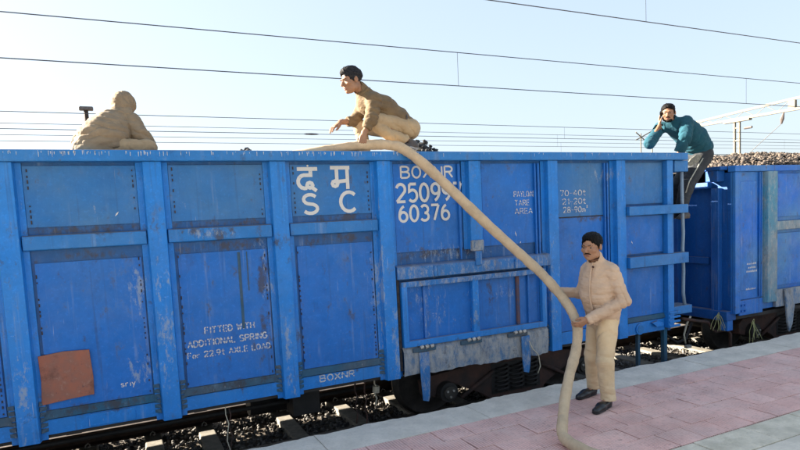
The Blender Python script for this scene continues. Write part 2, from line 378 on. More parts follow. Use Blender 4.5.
track = empty('railway_track', (0, TC, -.66), kind='structure')
def rail_prof(cy):
    h = [(-.07, 0), (.07, 0), (.07, .012), (.012, .03), (.012, .118), (.036, .13), (.036, .158), (-.036, .158), (-.036, .13), (-.012, .118), (-.012, .03), (-.07, .012)]
    return [(cy + u, SLT + .002 + v) for u, v in h]
for cy in (TC - .84, TC + .84):
    r_ = MB().extr(rail_prof(cy), 'x', -60, 90).build('rail', M['railsteel'], track)
    MB().box(-60, 90, cy - .03, cy + .03, SLT + .161, SLT + .164).build('running_surface', M['railtop'], r_)
sx = [.23, .84, 1.81, 2.61]
xx = 3.35
while xx < 30: sx.append(xx); xx += .71
xx = -.48
while xx > -9: sx.append(xx); xx -= .71
sl0 = clip0 = None
for i, X in enumerate(sx):
    if sl0 is None:
        sl0 = MB().extr([(-.13, -.2), (.13, -.2), (.095, 0), (-.095, 0)], 'y', -1.32, 1.32).build('sleeper', M['sleeper'], track, .012)
        sl0.location = (X, 0, 0)
        for k in range(len(sl0.data.vertices)): pass
        # build() subtracted the parent's origin: put vertices back round their own centre
        for v in sl0.data.vertices: v.co = v.co + Vector(wloc(track))
    else: inst(sl0, track, Vector((X, TC, -.66)))
    if -2 < X < 10:
        for cy in (TC - .84 - .1, TC - .84 + .1, TC + .84 - .1, TC + .84 + .1):
            if clip0 is None:
                clip0 = MB().tube([(-.03, 0, 0), (-.025, 0, .03), (0, .01, .048), (.02, -.02, .04), (.025, -.04, .02), (0, -.045, .02)], .008, 6).build('rail_clip', M['clip'], None, smooth=True)
                clip0.parent = track; clip0.location = Vector((X, cy, SLT)) - wloc(track)
            else: inst(clip0, track, (X, cy, SLT))

# ------------------------------------------------------------------ platform
plat = empty('platform', (0, 0, 0), kind='structure')
body = MB().box(-25, 60, -20, 5.02, -.85, -.03).build('platform_body', M['concrete'], plat)
# coping slabs with a broken, wavy outer edge
def edge_y(X):
    return 5.19 + .018 * math.sin(X * 1.3 + 1) + .014 * math.sin(X * 3.9) + .012 * math.sin(X * 9.1 + 2) + .008 * math.sin(X * 23) + random.uniform(-.006, .006) + .03 * min(max((X - 4.5) / 3, 0), 1)
cx0 = -6.3
while cx0 < 30:
    L = 1.55 if cx0 < 12 else 3.1
    n = 34; xs = [cx0 + .004 + (L - .008) * i / n for i in range(n + 1)]
    b = MB(); rows = []
    for X in xs:
        e = edge_y(X) if cx0 < 14 else 5.2
        rows.append([(X, 4.66, 0), (X, 4.9, random.uniform(-.002, .003)), (X, e - .035, random.uniform(-.004, .002)), (X, e - .008, -.012), (X, e, -.035), (X, e - .01, -.2), (X, 4.66, -.2)])
    vs = [p for r in rows for p in r]; k = 7; fs = []
    for i in range(n):
        for j in range(k): fs.append((i * k + j, (i + 1) * k + j, (i + 1) * k + (j + 1) % k, i * k + (j + 1) % k))
    fs += [tuple(range(k)), tuple(range(n * k, n * k + k))[::-1]]
    o = b.raw(vs, fs).build('coping_slab', M['coping'], plat, smooth=False)
    cx0 += L
# pink ribbed tiles, five rows, running joint
t0 = None
for row in range(5):
    ya = 3.27 + row * .278; X = -2.4 + (row % 2) * .15; step = .307
    while X < 15:
        zt = random.uniform(-.0025, .0015)
        if t0 is None:
            t0 = MB().box(-.15, .15, -.1365, .1365, -.03, 0).build('tile', M['tile'], plat, .004)
            t0.location = (X, ya + .139, zt); 
        else: inst(t0, plat, (X + random.uniform(-.002, .002), ya + .139 + random.uniform(-.0015, .0015), zt * 1.4), (random.uniform(-.008, .008), random.uniform(-.008, .008), random.uniform(-.008, .008)))
        X += step
MB().box(-2.7, 15, 3.262, 4.658, -.03, -.012).build('tile_bed', M['soil'], plat)
MB().box(15.0, 60, 3.262, 4.658, -.03, 0).build('far_paving', M['tile'], plat)
# grey border slabs
X = -2.5; g_ = None
while X < 16:
    w = .62
    if g_ is None:
        g_ = MB().box(-w / 2 + .004, w / 2 - .004, -.168, .168, -.03, 0).build('border_slab', M['greyslab'], plat, .005); g_.location = (X, 3.088, .001)
    else: inst(g_, plat, (X, 3.088, random.uniform(-.002, .003)))
    X += w
MB().box(16, 60, 2.92, 3.256, -.03, 0).build('border_strip', M['greyslab'], plat)
X = -3
while X < 16:
    MB().box(X + .006, X + 1.994, -.5, 2.912, -.029, 0).build('concrete_slab', M['concrete'], plat, .006); X += 2

# ------------------------------------------------------------------ stroke lettering
def arc(cx, cy, rx, ry, a0, a1, n=10): return [(cx + rx * math.cos(R(a0 + (a1 - a0) * i / n)), cy + ry * math.sin(R(a0 + (a1 - a0) * i / n))) for i in range(n + 1)]
GL = {
 'B': [[(0, 0), (0, 1)], [(0, 1), (.3, 1)] + arc(.32, .76, .24, .24, 90, -90, 7)[0:] + [(0, .52)], [(0, .52), (.32, .52)] + arc(.34, .26, .26, .26, 90, -90, 7) + [(0, 0)]],
 'O': [arc(.3, .5, .3, .5, 90, 450, 18)], '0': [arc(.28, .5, .28, .5, 90, 450, 18)],
 'X': [[(0, 0), (.6, 1)], [(0, 1), (.6, 0)]], 'N': [[(0, 0), (0, 1)], [(0, 1), (.58, 0)], [(.58, 0), (.58, 1)]],
 'R': [[(0, 0), (0, 1)], [(0, 1), (.3, 1)] + arc(.32, .75, .25, .25, 90, -90, 7) + [(0, .5)], [(.28, .5), (.58, 0)]],
 'P': [[(0, 0), (0, 1)], [(0, 1), (.3, 1)] + arc(.32, .73, .25, .27, 90, -90, 7) + [(0, .46)]],
 '2': [arc(.28, .7, .28, .3, 165, -25, 10) + [(0, 0)], [(0, 0), (.56, 0)]],
 '5': [[(.52, 1), (.08, 1)], [(.08, 1), (.04, .56)] + arc(.27, .33, .29, .33, 110, -140, 12)],
 '9': [arc(.28, .7, .27, .3, 0, 360, 14), [(.55, .7)] + arc(.1, .65, .45, .65, -5, -75, 6)],
 '6': [arc(.28, .3, .27, .3, 180, 540, 14), [(.01, .3)] + arc(.46, .35, .45, .65, 175, 105, 6)],
 '7': [[(0, 1), (.54, 1)], [(.54, 1), (.2, 0)]],
 '3': [arc(.26, .74, .26, .26, 150, -90, 9), arc(.26, .26, .29, .26, 90, -150, 9)],
 '4': [[(.42, 0), (.42, 1)], [(.42, 1), (0, .3)], [(0, .3), (.58, .3)]], '1': [[(.25, 0), (.25, 1)], [(.25, 1), (.08, .82)]],
 '8': [arc(.28, .75, .23, .25, 90, 450, 12), arc(.28, .25, .28, .25, 90, 450, 12)],
 'S': [arc(.3, .75, .27, .25, 30, 270, 10) + arc(.3, .25, .29, .25, 90, -150, 10)],
 'C': [arc(.33, .5, .33, .5, 45, 315, 14)], 'A': [[(0, 0), (.3, 1)], [(.3, 1), (.6, 0)], [(.12, .33), (.48, .33)]],
 'Y': [[(0, 1), (.3, .5)], [(.6, 1), (.3, .5)], [(.3, .5), (.3, 0)]], 'L': [[(0, 1), (0, 0)], [(0, 0), (.5, 0)]],
 'D': [[(0, 0), (0, 1)], [(0, 1), (.22, 1)] + arc(.24, .5, .34, .5, 90, -90, 9) + [(0, 0)]],
 'T': [[(0, 1), (.6, 1)], [(.3, 1), (.3, 0)]], 'E': [[(0, 0), (0, 1)], [(0, 1), (.5, 1)], [(0, .5), (.42, .5)], [(0, 0), (.5, 0)]],
 'I': [[(.1, 0), (.1, 1)]], 'G': [arc(.33, .5, .33, .5, 45, 340, 14) + [(.62, .45), (.38, .45)]],
 'F': [[(0, 0), (0, 1)], [(0, 1), (.5, 1)], [(0, .52), (.4, .52)]], 'W': [[(0, 1), (.17, 0)], [(.17, 0), (.33, .8)], [(.33, .8), (.5, 0)], [(.5, 0), (.66, 1)]],
 'H': [[(0, 0), (0, 1)], [(.56, 0), (.56, 1)], [(0, .5), (.56, .5)]], '.': [[(.08, .0), (.08, .12)]], '-': [[(.05, .45), (.35, .45)]],
 't': [[(.2, 1), (.2, .12)] + arc(.36, .14, .15, .14, 190, 300, 4), [(0, .68), (.42, .68)]],
 'o': [arc(.22, .3, .22, .3, 90, 450, 12)], 'r': [[(0, 0), (0, .6)], arc(.2, .35, .2, .25, 170, 50, 5)],
 'm': [[(0, 0), (0, .6)], [(0, .5)] + arc(.15, .42, .14, .18, 140, 0, 5) + [(.29, 0)], [(.29, .42)] + arc(.44, .42, .14, .18, 160, 0, 5) + [(.58, 0)]],
 's': [arc(.2, .45, .18, .15, 30, 270, 6) + arc(.2, .15, .2, .15, 90, -150, 6)], 'i': [[(.08, 0), (.08, .55)]],
 'y': [[(0, .6), (.2, .1)], [(.42, .6), (.1, -.35)]], 'j': [[(.3, .6), (.3, -.2), (.05, -.3)]],
 '^': [arc(.12, 1.02, .12, .12, 150, -30, 5) + [(0, .78)], [(0, .78), (.26, .78)]],
 'q': [[(0, 1), (.95, 1)], [(.62, 1), (.62, .72), (.3, .72)] + arc(.32, .42, .3, .3, 95, 290, 8), arc(.56, .26, .13, .12, 0, 360, 8), [(.60, .2), (.86, 0)]],   # da
 'Q': [[(0, 1), (.95, 1)], [(.82, 1), (.82, 0)], [(.30, 1), (.30, .35), (.82, .40)], arc(.2, .26, .13, .12, 0, 360, 8)],   # ma
}
def strip(pts, w):
    pts = [Vector((p[0], p[1])) for p in pts]; out = []
    keep = [pts[0]]
    for p in pts[1:]:
        if (p - keep[-1]).length > 1e-4: keep.append(p)
    pts = keep; k = len(pts)
    closed = (pts[0] - pts[-1]).length < 1e-3
    for i in range(k):
        if closed and i in (0, k - 1): d1 = (pts[-1] - pts[-2]).normalized(); d2 = (pts[1] - pts[0]).normalized()
        else:
            d2 = (pts[min(i + 1, k - 1)] - pts[min(i, k - 2)]).normalized(); d1 = (pts[max(i, 1)] - pts[max(i - 1, 0)]).normalized()
        t = (d1 + d2); t = t.normalized() if t.length > .05 else d2
        nrm = Vector((-t.y, t.x)); sc_ = min(1 / max(nrm.dot(Vector((-d2.y, d2.x))), .5), 1.6)
        out.append((pts[i] + nrm * w / 2 * sc_, pts[i] - nrm * w / 2 * sc_))
    return out
def lettering(txt, x0, x1, z0, z1, y, parent, wfrac=.17, stencil=0, name='lettering', adv=.22, slope=0.):
    tot = 0; pos = []
    for c in txt:
        if c == ' ': tot += .5; pos.append(None); continue
        wd = max(p[0] for s_ in GL[c] for p in s_); pos.append(tot); tot += wd + adv
    tot -= adv; sx_ = (x1 - x0) / tot; sz_ = (z1 - z0); b = MB(); layer = 0
    w = wfrac * sz_
    for c, p0 in zip(txt, pos):
        if p0 is None: continue
        for st in GL[c]:
            pts = [(x0 + (p0 + u) * sx_, z0 + v * sz_ + slope * ((p0 + u) * sx_)) for u, v in st]
            pieces = [pts]
            if stencil:
                L = sum(math.dist(pts[i], pts[i + 1]) for i in range(len(pts) - 1)); gpw = stencil * sz_; mid = L * .5
                pieces = []; cur = [pts[0]]; acc = 0
                for i in range(len(pts) - 1):
                    d = math.dist(pts[i], pts[i + 1]); 
                    def at(s__): return tuple(pts[i][q] + (pts[i + 1][q] - pts[i][q]) * (s__ - acc) / d for q in (0, 1))
                    if d > 0:
                        a_, b_ = mid - gpw / 2, mid + gpw / 2
                        if acc <= a_ < acc + d: cur.append(at(a_)); pieces.append(cur); cur = None
                        if acc <= b_ < acc + d: cur = [at(b_)]
                    acc += d
                    if cur is not None: cur.append(pts[i + 1])
                if cur: pieces.append(cur)
            for pc in pieces:
                if len(pc) < 2: continue
                sp_ = strip(pc, w); yy = y - .0006 * (layer % 4) - .0012; layer += 1
                vs = [];
                for a_, b_ in sp_: vs += [(a_.x, yy, a_.y), (b_.x, yy, b_.y)]
                b.raw(vs, [(2 * i, 2 * i + 1, 2 * i + 3, 2 * i + 2) for i in range(len(sp_) - 1)])
    return b.build(name, M['wornwhite' if stencil else 'paintwhite'], parent, fix=False)

# ------------------------------------------------------------------ first wagon
WY = 5.63; X0 = -.737; PL = 1.0694; ZT = 2.572; ZR = 2.48; ZB = .27; XE0 = -5.4; XE = 6.60
PLY = 5.715                                           # back plate face
w1 = empty('freight_wagon', (1.9, TC, RT), 'blue open goods wagon nearest the camera with a side door and big white number', 'railway wagon', 'open goods wagons on the track')
side = MB().box(XE0, XE, PLY, PLY + .01, ZB, ZR).build('side_wall', M['recess'], w1)
MB().box(XE0 - .02, 6.85, 5.60, 5.76, ZR, ZT).build('top_rail', M['rail'], w1, .008)
# chalky drip ticks on the top rail
b = MB()
for i in range(150):
    if random.random() < .62: X = random.choice([random.gauss(.2, .5), random.gauss(1.3, .4), random.gauss(-.3, .25), random.gauss(2.2, .3)])
    else: X = random.uniform(-1, 6.7)
    h = random.uniform(.008, .042); ww = random.uniform(.002, .006); z1 = ZT - random.uniform(.006, .02)
    b.raw([(X, 5.5985, z1), (X + ww, 5.5985, z1), (X + ww * .7, 5.5985, z1 - h), (X + ww * .2, 5.5985, z1 - h)], [(0, 3, 2, 1)])
b.build('whitewash_drips', M['paintwhite'], w1, fix=False, kind='stuff')
# posts (hat sections)
def post_prof(hw=.072): return [(-hw - .055, .078), (-hw - .055, .068), (-hw - .012, .068), (-hw, .0), (hw, .0), (hw + .012, .068), (hw + .055, .068), (hw + .055, .078)]
posts = [X0 + PL * i for i in range(-4, 7)]
DOORP = posts[8]
p0 = None
for i, X in enumerate(posts):
    if i == 8: continue
    if p0 is None:
        p0 = MB().extr([(u, v) for u, v in post_prof()], 'z', .232 - ZR, -.001).build('side_post', M['post'], None, .004)
        p0.parent = w1; p0.location = Vector((X, WY, ZR)) - wloc(w1)
    else: inst(p0, w1, (X, WY, ZR))
# post above the door (shorter) with a worn white lug
MB().extr([(DOORP + u, WY + v) for u, v in post_prof()], 'z', 1.52, ZR - .001).build('side_post', M['post'], w1, .004)
lug = MB().box(DOORP - .075, DOORP + .075, WY - .022, WY + .03, 1.50, 1.62).build('locking_lug', M['sill'], w1, .01)
MB().box(DOORP - .04, DOORP + .04, WY - .03, WY - .0, 1.34, 1.50).build('locking_bar', M['worn'], lug, .01)
# end post and end cap of the side
MB().box(6.49, XE, WY + .002, 5.78, .262, ZR - .001).build('end_post', M['post'], w1, .006)
# little weld gussets at the foot of each post
b = MB()
for i, X in enumerate(posts):
    if i == 8: continue
    for s_ in (-1, 1):
        for k in range(6):
            z = .30 + k * .045
            xa = X + s_ * .085; xb = X + s_ * .135
            b.raw([(xa, WY + .03, z), (xb, PLY - .012, z), (xb, PLY - .012, z + .03), (xa, WY + .06, z + .03), (xa, PLY - .01, z), (xa, PLY - .01, z + .03)], [(0, 1, 2, 3), (0, 4, 1), (3, 2, 5), (1, 4, 5, 2), (0, 3, 5, 4)])
b.build('weld_gussets', M['grime'], w1, kind='stuff')
def plate(x0, x1, z0, z1, m='lower', name='panel', y=None, th=.014, bev=.006, dent=True):
    y = PLY - th if y is None else y
    n, k = 8, 6; vs = []; fs = []
    ph = random.uniform(0, 9)
    for i in range(n + 1):
        for j in range(k + 1):
            u, v = i / n, j / k
            d = (.006 * math.sin(u * math.pi) * math.sin(v * math.pi) * (1 + math.sin(ph + u * 4 + v * 3))) if dent else 0
            vs.append((x0 + (x1 - x0) * u, y + d, z0 + (z1 - z0) * v))
    for i in range(n):
        for j in range(k): fs.append((i * (k + 1) + j, (i + 1) * (k + 1) + j, (i + 1) * (k + 1) + j + 1, i * (k + 1) + j + 1))
    b = MB().raw(vs, fs)
    # rim
    e = .016
    rim = [(x0, z0), (x1, z0), (x1, z1), (x0, z1)]
    vs = [(a, y, c) for a, c in rim] + [(a, y + e, c) for a, c in rim]
    b.raw(vs, [(0, 4, 5, 1), (1, 5, 6, 2), (2, 6, 7, 3), (3, 7, 4, 0)])
    return b.build(name, M[m], w1, fix=False, smooth=False)
# bays left of the door
panels = {}
for i in range(0, 7):
    a = posts[i] + .13; c = posts[i + 1] - .13
    # cross beam, ledge, strip
    MB().extr([(PLY - .001, 1.775), (WY + .022, 1.785), (WY + .02, 1.895), (PLY - .001, 1.905)], 'x', posts[i] + .086, posts[i + 1] - .086).build('cross_beam', M['rail'], w1, .006)
    plate(a, c, 1.965, 2.452, 'plate', 'upper_panel')
    plate(a + .02, c - .01, .475, 1.675, 'lower', 'lower_panel')
    MB().extr([(PLY - .001, .395), (PLY - .014, .40), (PLY - .03, .405), (PLY - .008, .468), (PLY - .001, .470)], 'x', a - .02, c + .02).build('dirty_ledge', M['grime'], w1)
    plate(a - .02, c + .02, ZB, .394, 'post', 'bottom_strip', dent=False)
# extra thin vertical welds inside bays, and loose flange strips
b = MB()
for i in range(0, 7):
    for X in (posts[i] + .155, posts[i + 1] - .16):
        for k in range(26):
            z = .5 + k * .046 + random.uniform(-.008, .008)
            if random.random() < .5: b.box(X - .005, X + .004, PLY - .021, PLY - .012, z, z + random.uniform(.01, .03))
    for X in (posts[i] + .16, posts[i + 1] - .155):
        for k in range(10):
            z = 1.99 + k * .046
            if random.random() < .7: b.box(X - .005, X + .004, PLY - .021, PLY - .012, z, z + random.uniform(.01, .03))
b.build('weld_beads', M['gap'], w1, kind='stuff')
# red oxide repair plate
rp = [(-.635, .525), (-.42, .545), (-.255, .555), (-.25, .70), (-.262, .935), (-.45, .945), (-.628, .928), (-.622, .72)]
MB().extr([(u, v) for u, v in rp], 'y', PLY - .034, PLY - .012).build('repair_plate', M['rust'], w1, .003, label='square red oxide repair plate')
MB().extr([(posts[4] + .42, .28), (posts[4] + .78, .28), (posts[4] + .78, .385), (posts[4] + .42, .385)], 'y', PLY - .022, PLY - .013).build('small_plate', M['post'], w1, .003)
# grey patch and dark runs on the second lower panel: a rust-grey strip
MB().box(posts[5] + .66, posts[5] + .685, PLY - .0165, PLY - .0135, .95, 1.66).build('grime_run', M['grime'], w1)
MB().box(posts[7] - .33 - PL, posts[7] - .32 - PL, PLY - .0165, PLY - .0135, 1.3, 1.66).build('grime_run', M['grime'], w1)
# --- door area: posts[7] .. posts[9]
DX0, DX1 = 2.60, 4.46
plate(posts[7] + .13, posts[8] - .14, 1.54, 2.452, 'lower', 'upper_panel')
plate(posts[8] + .13, posts[9] - .14, 1.54, 2.452, 'lower', 'upper_panel')
b = MB()
for X in (posts[8] - .19, posts[9] - .19, posts[9] - .235):
    MB().box(X, X + .02, PLY - .045, PLY - .015, 1.42 if X < 4 else .6, 2.45).build('flange_strip', M['lower'], w1, .003)
MB().extr([(WY - .012, 1.265), (WY - .012, 1.385), (WY + .012, 1.40), (PLY, 1.41), (PLY, 1.26)], 'x', posts[7] + .088, 4.535).build('door_header', M['worn'], w1, .006)
for X in (2.98, 3.02, 4.02):
    MB().box(X, X + .035, WY - .03, WY - .008, 1.27, 1.38).build('header_cleat', M['worn'], w1, .004)
MB().box(posts[7] + .089, 2.588, WY + .03, PLY, .30, 1.262).build('door_gap', M['gap'], w1)
door = MB().box(DX0, DX1, WY + .052, WY + .062, .555, 1.235).build('side_door', M['lower'], w1)
fr = 'worn'
MB().box(DX0, DX1, WY - .008, WY + .052, 1.175, 1.235).build('door_top_rail', M['worn'], door, .006)
MB().box(DX0, DX1, WY - .01, WY + .052, .545, .61).build('door_bottom_rail', M['post'], door, .006)
MB().box(DX0 - .002, DX0 + .06, WY - .012, WY + .051, .60, 1.185).build('door_stile', M['post'], door, .006)
MB().box(DX1 - .06, DX1 + .002, WY - .012, WY + .051, .60, 1.185).build('door_stile', M['post'], door, .006)
MB().box(3.455, 3.535, WY - .004, WY + .051, .605, 1.18).build('door_stile', M['post'], door, .006)
MB().box(2.86, 2.885, WY + .02, WY + .051, .612, 1.172).build('door_rib', M['lower'], door, .004)
MB().box(4.06, 4.10, WY + .02, WY + .051, .612, 1.172).build('door_rib', M['rustdk'], door, .004)
MB().box(4.22, 4.245, WY + .02, WY + .051, .612, 1.172).build('door_rib', M['lower'], door, .004)
# sill below the door: limewashed, with a ragged lower edge
b = MB(); n = 46; vs = []; fs = []
zlow = [.245 - .02 * (i / n) + .009 * math.sin(i * .42) + .004 * math.sin(i * 1.3) + random.uniform(-.005, .005) for i in range(n + 1)]
for i in range(n + 1):
    X = 2.59 + (4.475 - 2.59) * i / n
    vs += [(X, WY + .03, .545), (X, WY - .004, .50), (X, WY - .006 + .004 * math.sin(i * .9), .38), (X, WY + .006, zlow[i]), (X, WY + .05, zlow[i] + .01)]
for i in range(n):
    for j in range(4): fs.append((i * 5 + j, (i + 1) * 5 + j, (i + 1) * 5 + j + 1, i * 5 + j + 1))
b.raw(vs, fs).build('door_sill', M['sill'], w1, smooth=False)
for X in (2.82, 3.40, 4.02):
    h = MB().box(X - .13, X + .14, WY - .03, WY - .0, .485, .53).build('door_hinge', M['grime'], w1, .006)
    for k in (-.03, .03, .09):
        MB().tube([(X + k - .018, WY - .03, .53), (X + k + .018, WY - .03, .54)], .02, 10).build('hinge_knuckle', M['clip'], h, smooth=False)
for X, zb in ((2.815, -.06), (4.13, .04)):
    MB().extr([(X - .06, .48), (X + .06, .48), (X + .06, .2), (X + .045, zb + .05), (X + .03, zb), (X - .035, zb + .02), (X - .05, .2)], 'y', WY - .032, WY - .012).build('hinge_strap', M['worn'], w1, .005)
MB().tube([(4.16, WY - .05, .42), (4.19, WY - .07, .33), (4.28, WY - .06, .24), (4.31, WY - .05, .1), (4.27, WY - .05, .02)], .006, 6).build('wire_loop', M['straw'], w1, smooth=True)
# bay 5 (door to post) and end bay
a, c = posts[9] + .13, posts[10] - .14
plate(a, c, 1.815, 2.452, 'plate', 'upper_panel'); plate(a, c, .43, 1.80, 'lower', 'lower_panel')
MB().box(a, c - .02, PLY - .017, PLY - .010, 1.803, 1.812).build('panel_seam', M['gap'], w1)
plate(a - .02, c + .02, ZB, .42, 'post', 'bottom_strip', dent=False)
for X in (posts[10] - .2, posts[10] - .245): MB().box(X, X + .018, PLY - .05, PLY - .015, .5, 2.45).build('flange_strip', M['lower'], w1, .003)
a, c = posts[10] + .13, 6.47
plate(a, c, 1.93, 2.452, 'plate', 'upper_panel'); plate(a, c, 1.29, 1.77, 'lower', 'middle_panel'); plate(a, c, .47, 1.10, 'lower', 'lower_panel')
for z0, z1 in ((1.785, 1.90), (1.12, 1.26)):
    MB().box(posts[10] + .086, 6.83, WY - .045, PLY - .002, z0, z1).build('end_beam', M['rail'], w1, .007)
MB().extr([(PLY - .001, .395), (PLY - .03, .405), (PLY - .008, .462)], 'x', a - .02, 6.488).build('dirty_ledge', M['grime'], w1)
plate(a - .02, 6.488, .235, .39, 'post', 'bottom_strip', dent=False)
rg = MB(); rg.extr(circ(.075, 20, 6.03, .30), 'y', PLY - .03, PLY - .016); ring = rg.build('lifting_ring', M['post'], w1, .004)
MB().extr(circ(.05, 16, 6.03, .30), 'y', PLY - .036, PLY - .0305).build('ring_plate', M['rail'], ring)
MB().extr([(6.22, .36), (6.30, .30), (6.42, .30), (6.42, .34), (6.32, .38)], 'y', PLY - .06, PLY - .016).build('bracket', M['post'], w1, .004)
for k in range(4): MB().box(6.50, 6.70, WY - .012, WY + .004, .27 + k * .06, .30 + k * .06).build('step_rib', M['post'], w1, .004)
# end wall facing the gap
MB().box(6.602, 6.66, 5.75, 8.92, .2, 2.45).build('end_wall', M['recess'], w1)
MB().box(6.60, 6.85, 5.765, 8.92, ZR, ZT - .002).build('end_top_rail', M['rail'], w1, .008)
for Y in (6.3, 7.0, 7.7, 8.4): MB().box(6.661, 6.78, Y, Y + .14, .25, ZR - .002).build('end_stanchion', M['post'], w1, .006)
MB().box(6.662, 6.92, 5.66, 5.86, 2.33, ZR - .002).build('corner_block', M['rail'], w1, .008)
lad = MB().tube([(6.83, 5.69, 2.33), (6.835, 5.69, 1.9), (6.85, 5.69, 1.5), (6.835, 5.69, 1.3), (6.85, 5.69, 1.0), (6.84, 5.69, .7), (6.88, 5.70, .52)], .022, 10).build('ladder_pipe', M['pipe'], w1, smooth=True)
MB().box(6.61, 6.97, 5.655, 5.90, .42, .53).build('corner_step', M['rail'], w1, .006)
MB().box(6.05, 6.09, 5.75, 5.80, -.25, .24).build('hanging_bar', M['grime'], w1, .003)
MB().box(6.50, 6.56, 5.72, 5.78, -.45, .262).build('hanging_bar', M['grime'], w1, .003)
# far side, floor, inner faces, left end
MB().box(XE0, 6.60, 8.93, 8.98, .08, ZT).build('far_side_wall', M['recess'], w1)
MB().box(XE0 - .05, XE0, 5.63, 8.98, .2, ZT).build('end_wall', M['recess'], w1)
MB().box(XE0, 6.60, PLY + .012, 8.92, .235, .262).build('floor', M['black'], w1)
MB().box(XE0, 6.9, TC - .25, TC + .25, -.1, .234).build('centre_sill', M['black'], w1, .01)
for X in np.arange(-4.8, 6.5, 1.07): MB().box(X, X + .12, 6.1, 8.9, .12, .234).build('cross_bearer', M['black'], w1)
MB().box(XE0, 6.6, 8.78, 8.925, .08, .234).build('sun_limit_sole_bar', M['black'], w1)  # unseen bar added; its lower edge limits the sun strip on the ballast
MB().tube([(-3, 6.4, -.02), (2.6, 6.42, -.03)], .022, 8).build('brake_pipe', M['black'], w1, smooth=True)
MB().tube([(1.2, 6.9, -.1), (1.75, 6.9, -.1)], .16, 18).build('brake_cylinder', M['black'], w1, smooth=False)
MB().box(1.55, 1.85, 6.25, 6.55, -.16, .1).build('brake_box', M['black'], w1, .01)
def chain(x, y, z0, z1, par, m='clip', w=.012):
    pts = [(x + .012 * math.sin(k * 1.9), y + .01 * math.cos(k * 2.3), z0 + (z1 - z0) * k / 9) for k in range(10)]
    MB().tube(pts, w, 5).build('hanging_chain', M[m], par, smooth=True)
chain(.80, 5.75, .40, -.35, w1, 'straw', .005); chain(.83, 5.78, .2, -.4, w1, 'bogie', .006); chain(.79, 5.77, .1, -.2, w1, 'bogie', .005)
chain(2.28, 6.0, .24, -.35, w1, 'bogie', .009); chain(2.40, 6.0, .24, -.12, w1, 'straw', .01); chain(2.19, 6.05, .24, -.3, w1, 'bogie', .009)
MB().tube([(2.405, 6.0, .02), (2.41, 6.0, .09)], .04, 8).build('chain_weight', M['straw'], w1, smooth=False)

def bogie(parent, cx, name='bogie', yn=6.03):
    """three-piece cast bogie: side frame near the camera, springs, two wheelsets"""
    zc = -.09; bo = None
    pts = [(-1.28, zc + .10), (-1.18, zc + .17), (-.75, zc + .20), (-.40, zc + .30), (.40, zc + .30), (.75, zc + .20), (1.18, zc + .17), (1.28, zc + .10), (1.26, zc - .06), (1.13, zc - .09),
           (1.10, zc + .03), (.90, zc + .04), (.50, zc - .16), (.36, zc - .26), (-.36, zc - .26), (-.50, zc - .16), (-.90, zc + .04), (-1.10, zc + .03), (-1.13, zc - .09), (-1.26, zc - .06)]
    bo = MB().extr([(cx + u, v) for u, v in pts], 'y', yn, yn + .16).build(name, M['bogie'], parent, .012)
    MB().box(cx - .36, cx + .36, yn - .004, yn + .17, zc - .19, zc + .18).build('bolster_opening', M['black'], bo)
    for k in (-.22, 0, .22):
        zs = [(cx + k + .082 * math.cos(a * .7), yn - .02 + .05 * math.sin(a * .7), zc - .17 + .0058 * a) for a in range(0, 58)]
        MB().tube(zs, .014, 6).build('coil_spring', M['black'], bo, smooth=True)
    MB().box(cx - .36, cx + .36, yn - .05, yn + .0, zc + .19, zc + .29).build('bolster_end', M['bogie'], bo, .01)
    MB().box(cx - .2, cx + .2, yn + .1, 8.5, zc + .0, zc + .25).build('bolster', M['black'], bo)
    MB().extr([(cx + u, v) for u, v in pts], 'y', 2 * TC - yn - .16, 2 * TC - yn).build('side_frame', M['bogie'], bo, .012)
    for s_ in (-1, 1):
        X = cx + s_ * 1.0
        ax = MB().tube([(X, yn - .10, zc - .03), (X, yn + .12, zc - .03)], .115, 24).build('axle_box', M['black'], bo, .006)
        MB().tube([(X, yn - .125, zc - .03), (X, yn - .10, zc - .03)], .075, 20).build('hub_cap', M['wheel'], ax, .004)
        for k in range(3):
            a = k * 2.094 + .5
            MB().tube([(X + .045 * math.cos(a), yn - .14, zc - .03 + .045 * math.sin(a)), (X + .045 * math.cos(a), yn - .12, zc - .03 + .045 * math.sin(a))], .014, 6).build('bolt', M['clip'], ax)
        MB().tube([(X, 6.2, zc - .03), (X, 8.5, zc - .03)], .08, 12).build('axle', M['black'], bo, smooth=True)
        for Y, d in ((TC - .84, 1), (TC + .84, -1)):
            pr = [(0, .06), (.0, .30), (.02, .36), (.0, .395), (0, .41), (.09, .415), (.09, .44), (.125, .44), (.125, .36), (.07, .33), (.09, .10)]
            vs = []; n = 36; k = len(pr)
            for i in range(n):
                t = 2 * math.pi * i / n
                for w_, r_ in pr: vs.append((X + r_ * math.cos(t), Y - d * .05 + d * w_, zc + .0 + r_ * math.sin(t)))
            fs = [(i * k + j, ((i + 1) % n) * k + j, ((i + 1) % n) * k + j + 1, i * k + j + 1) for i in range(n) for j in range(k - 1)]
            MB().raw(vs, fs).build('wheel', M['wheel'], bo, smooth=True)
    for s_ in (-1, 1):
        MB().tube([(cx + s_ * .35, yn - .03, zc + .1), (cx + s_ * .8, yn - .03, zc - .14)], .025, 8).build('brake_lever', M['bogie'], bo, smooth=True)
    return bo
bogie(w1, 4.28); bogie(w1, -3.0)
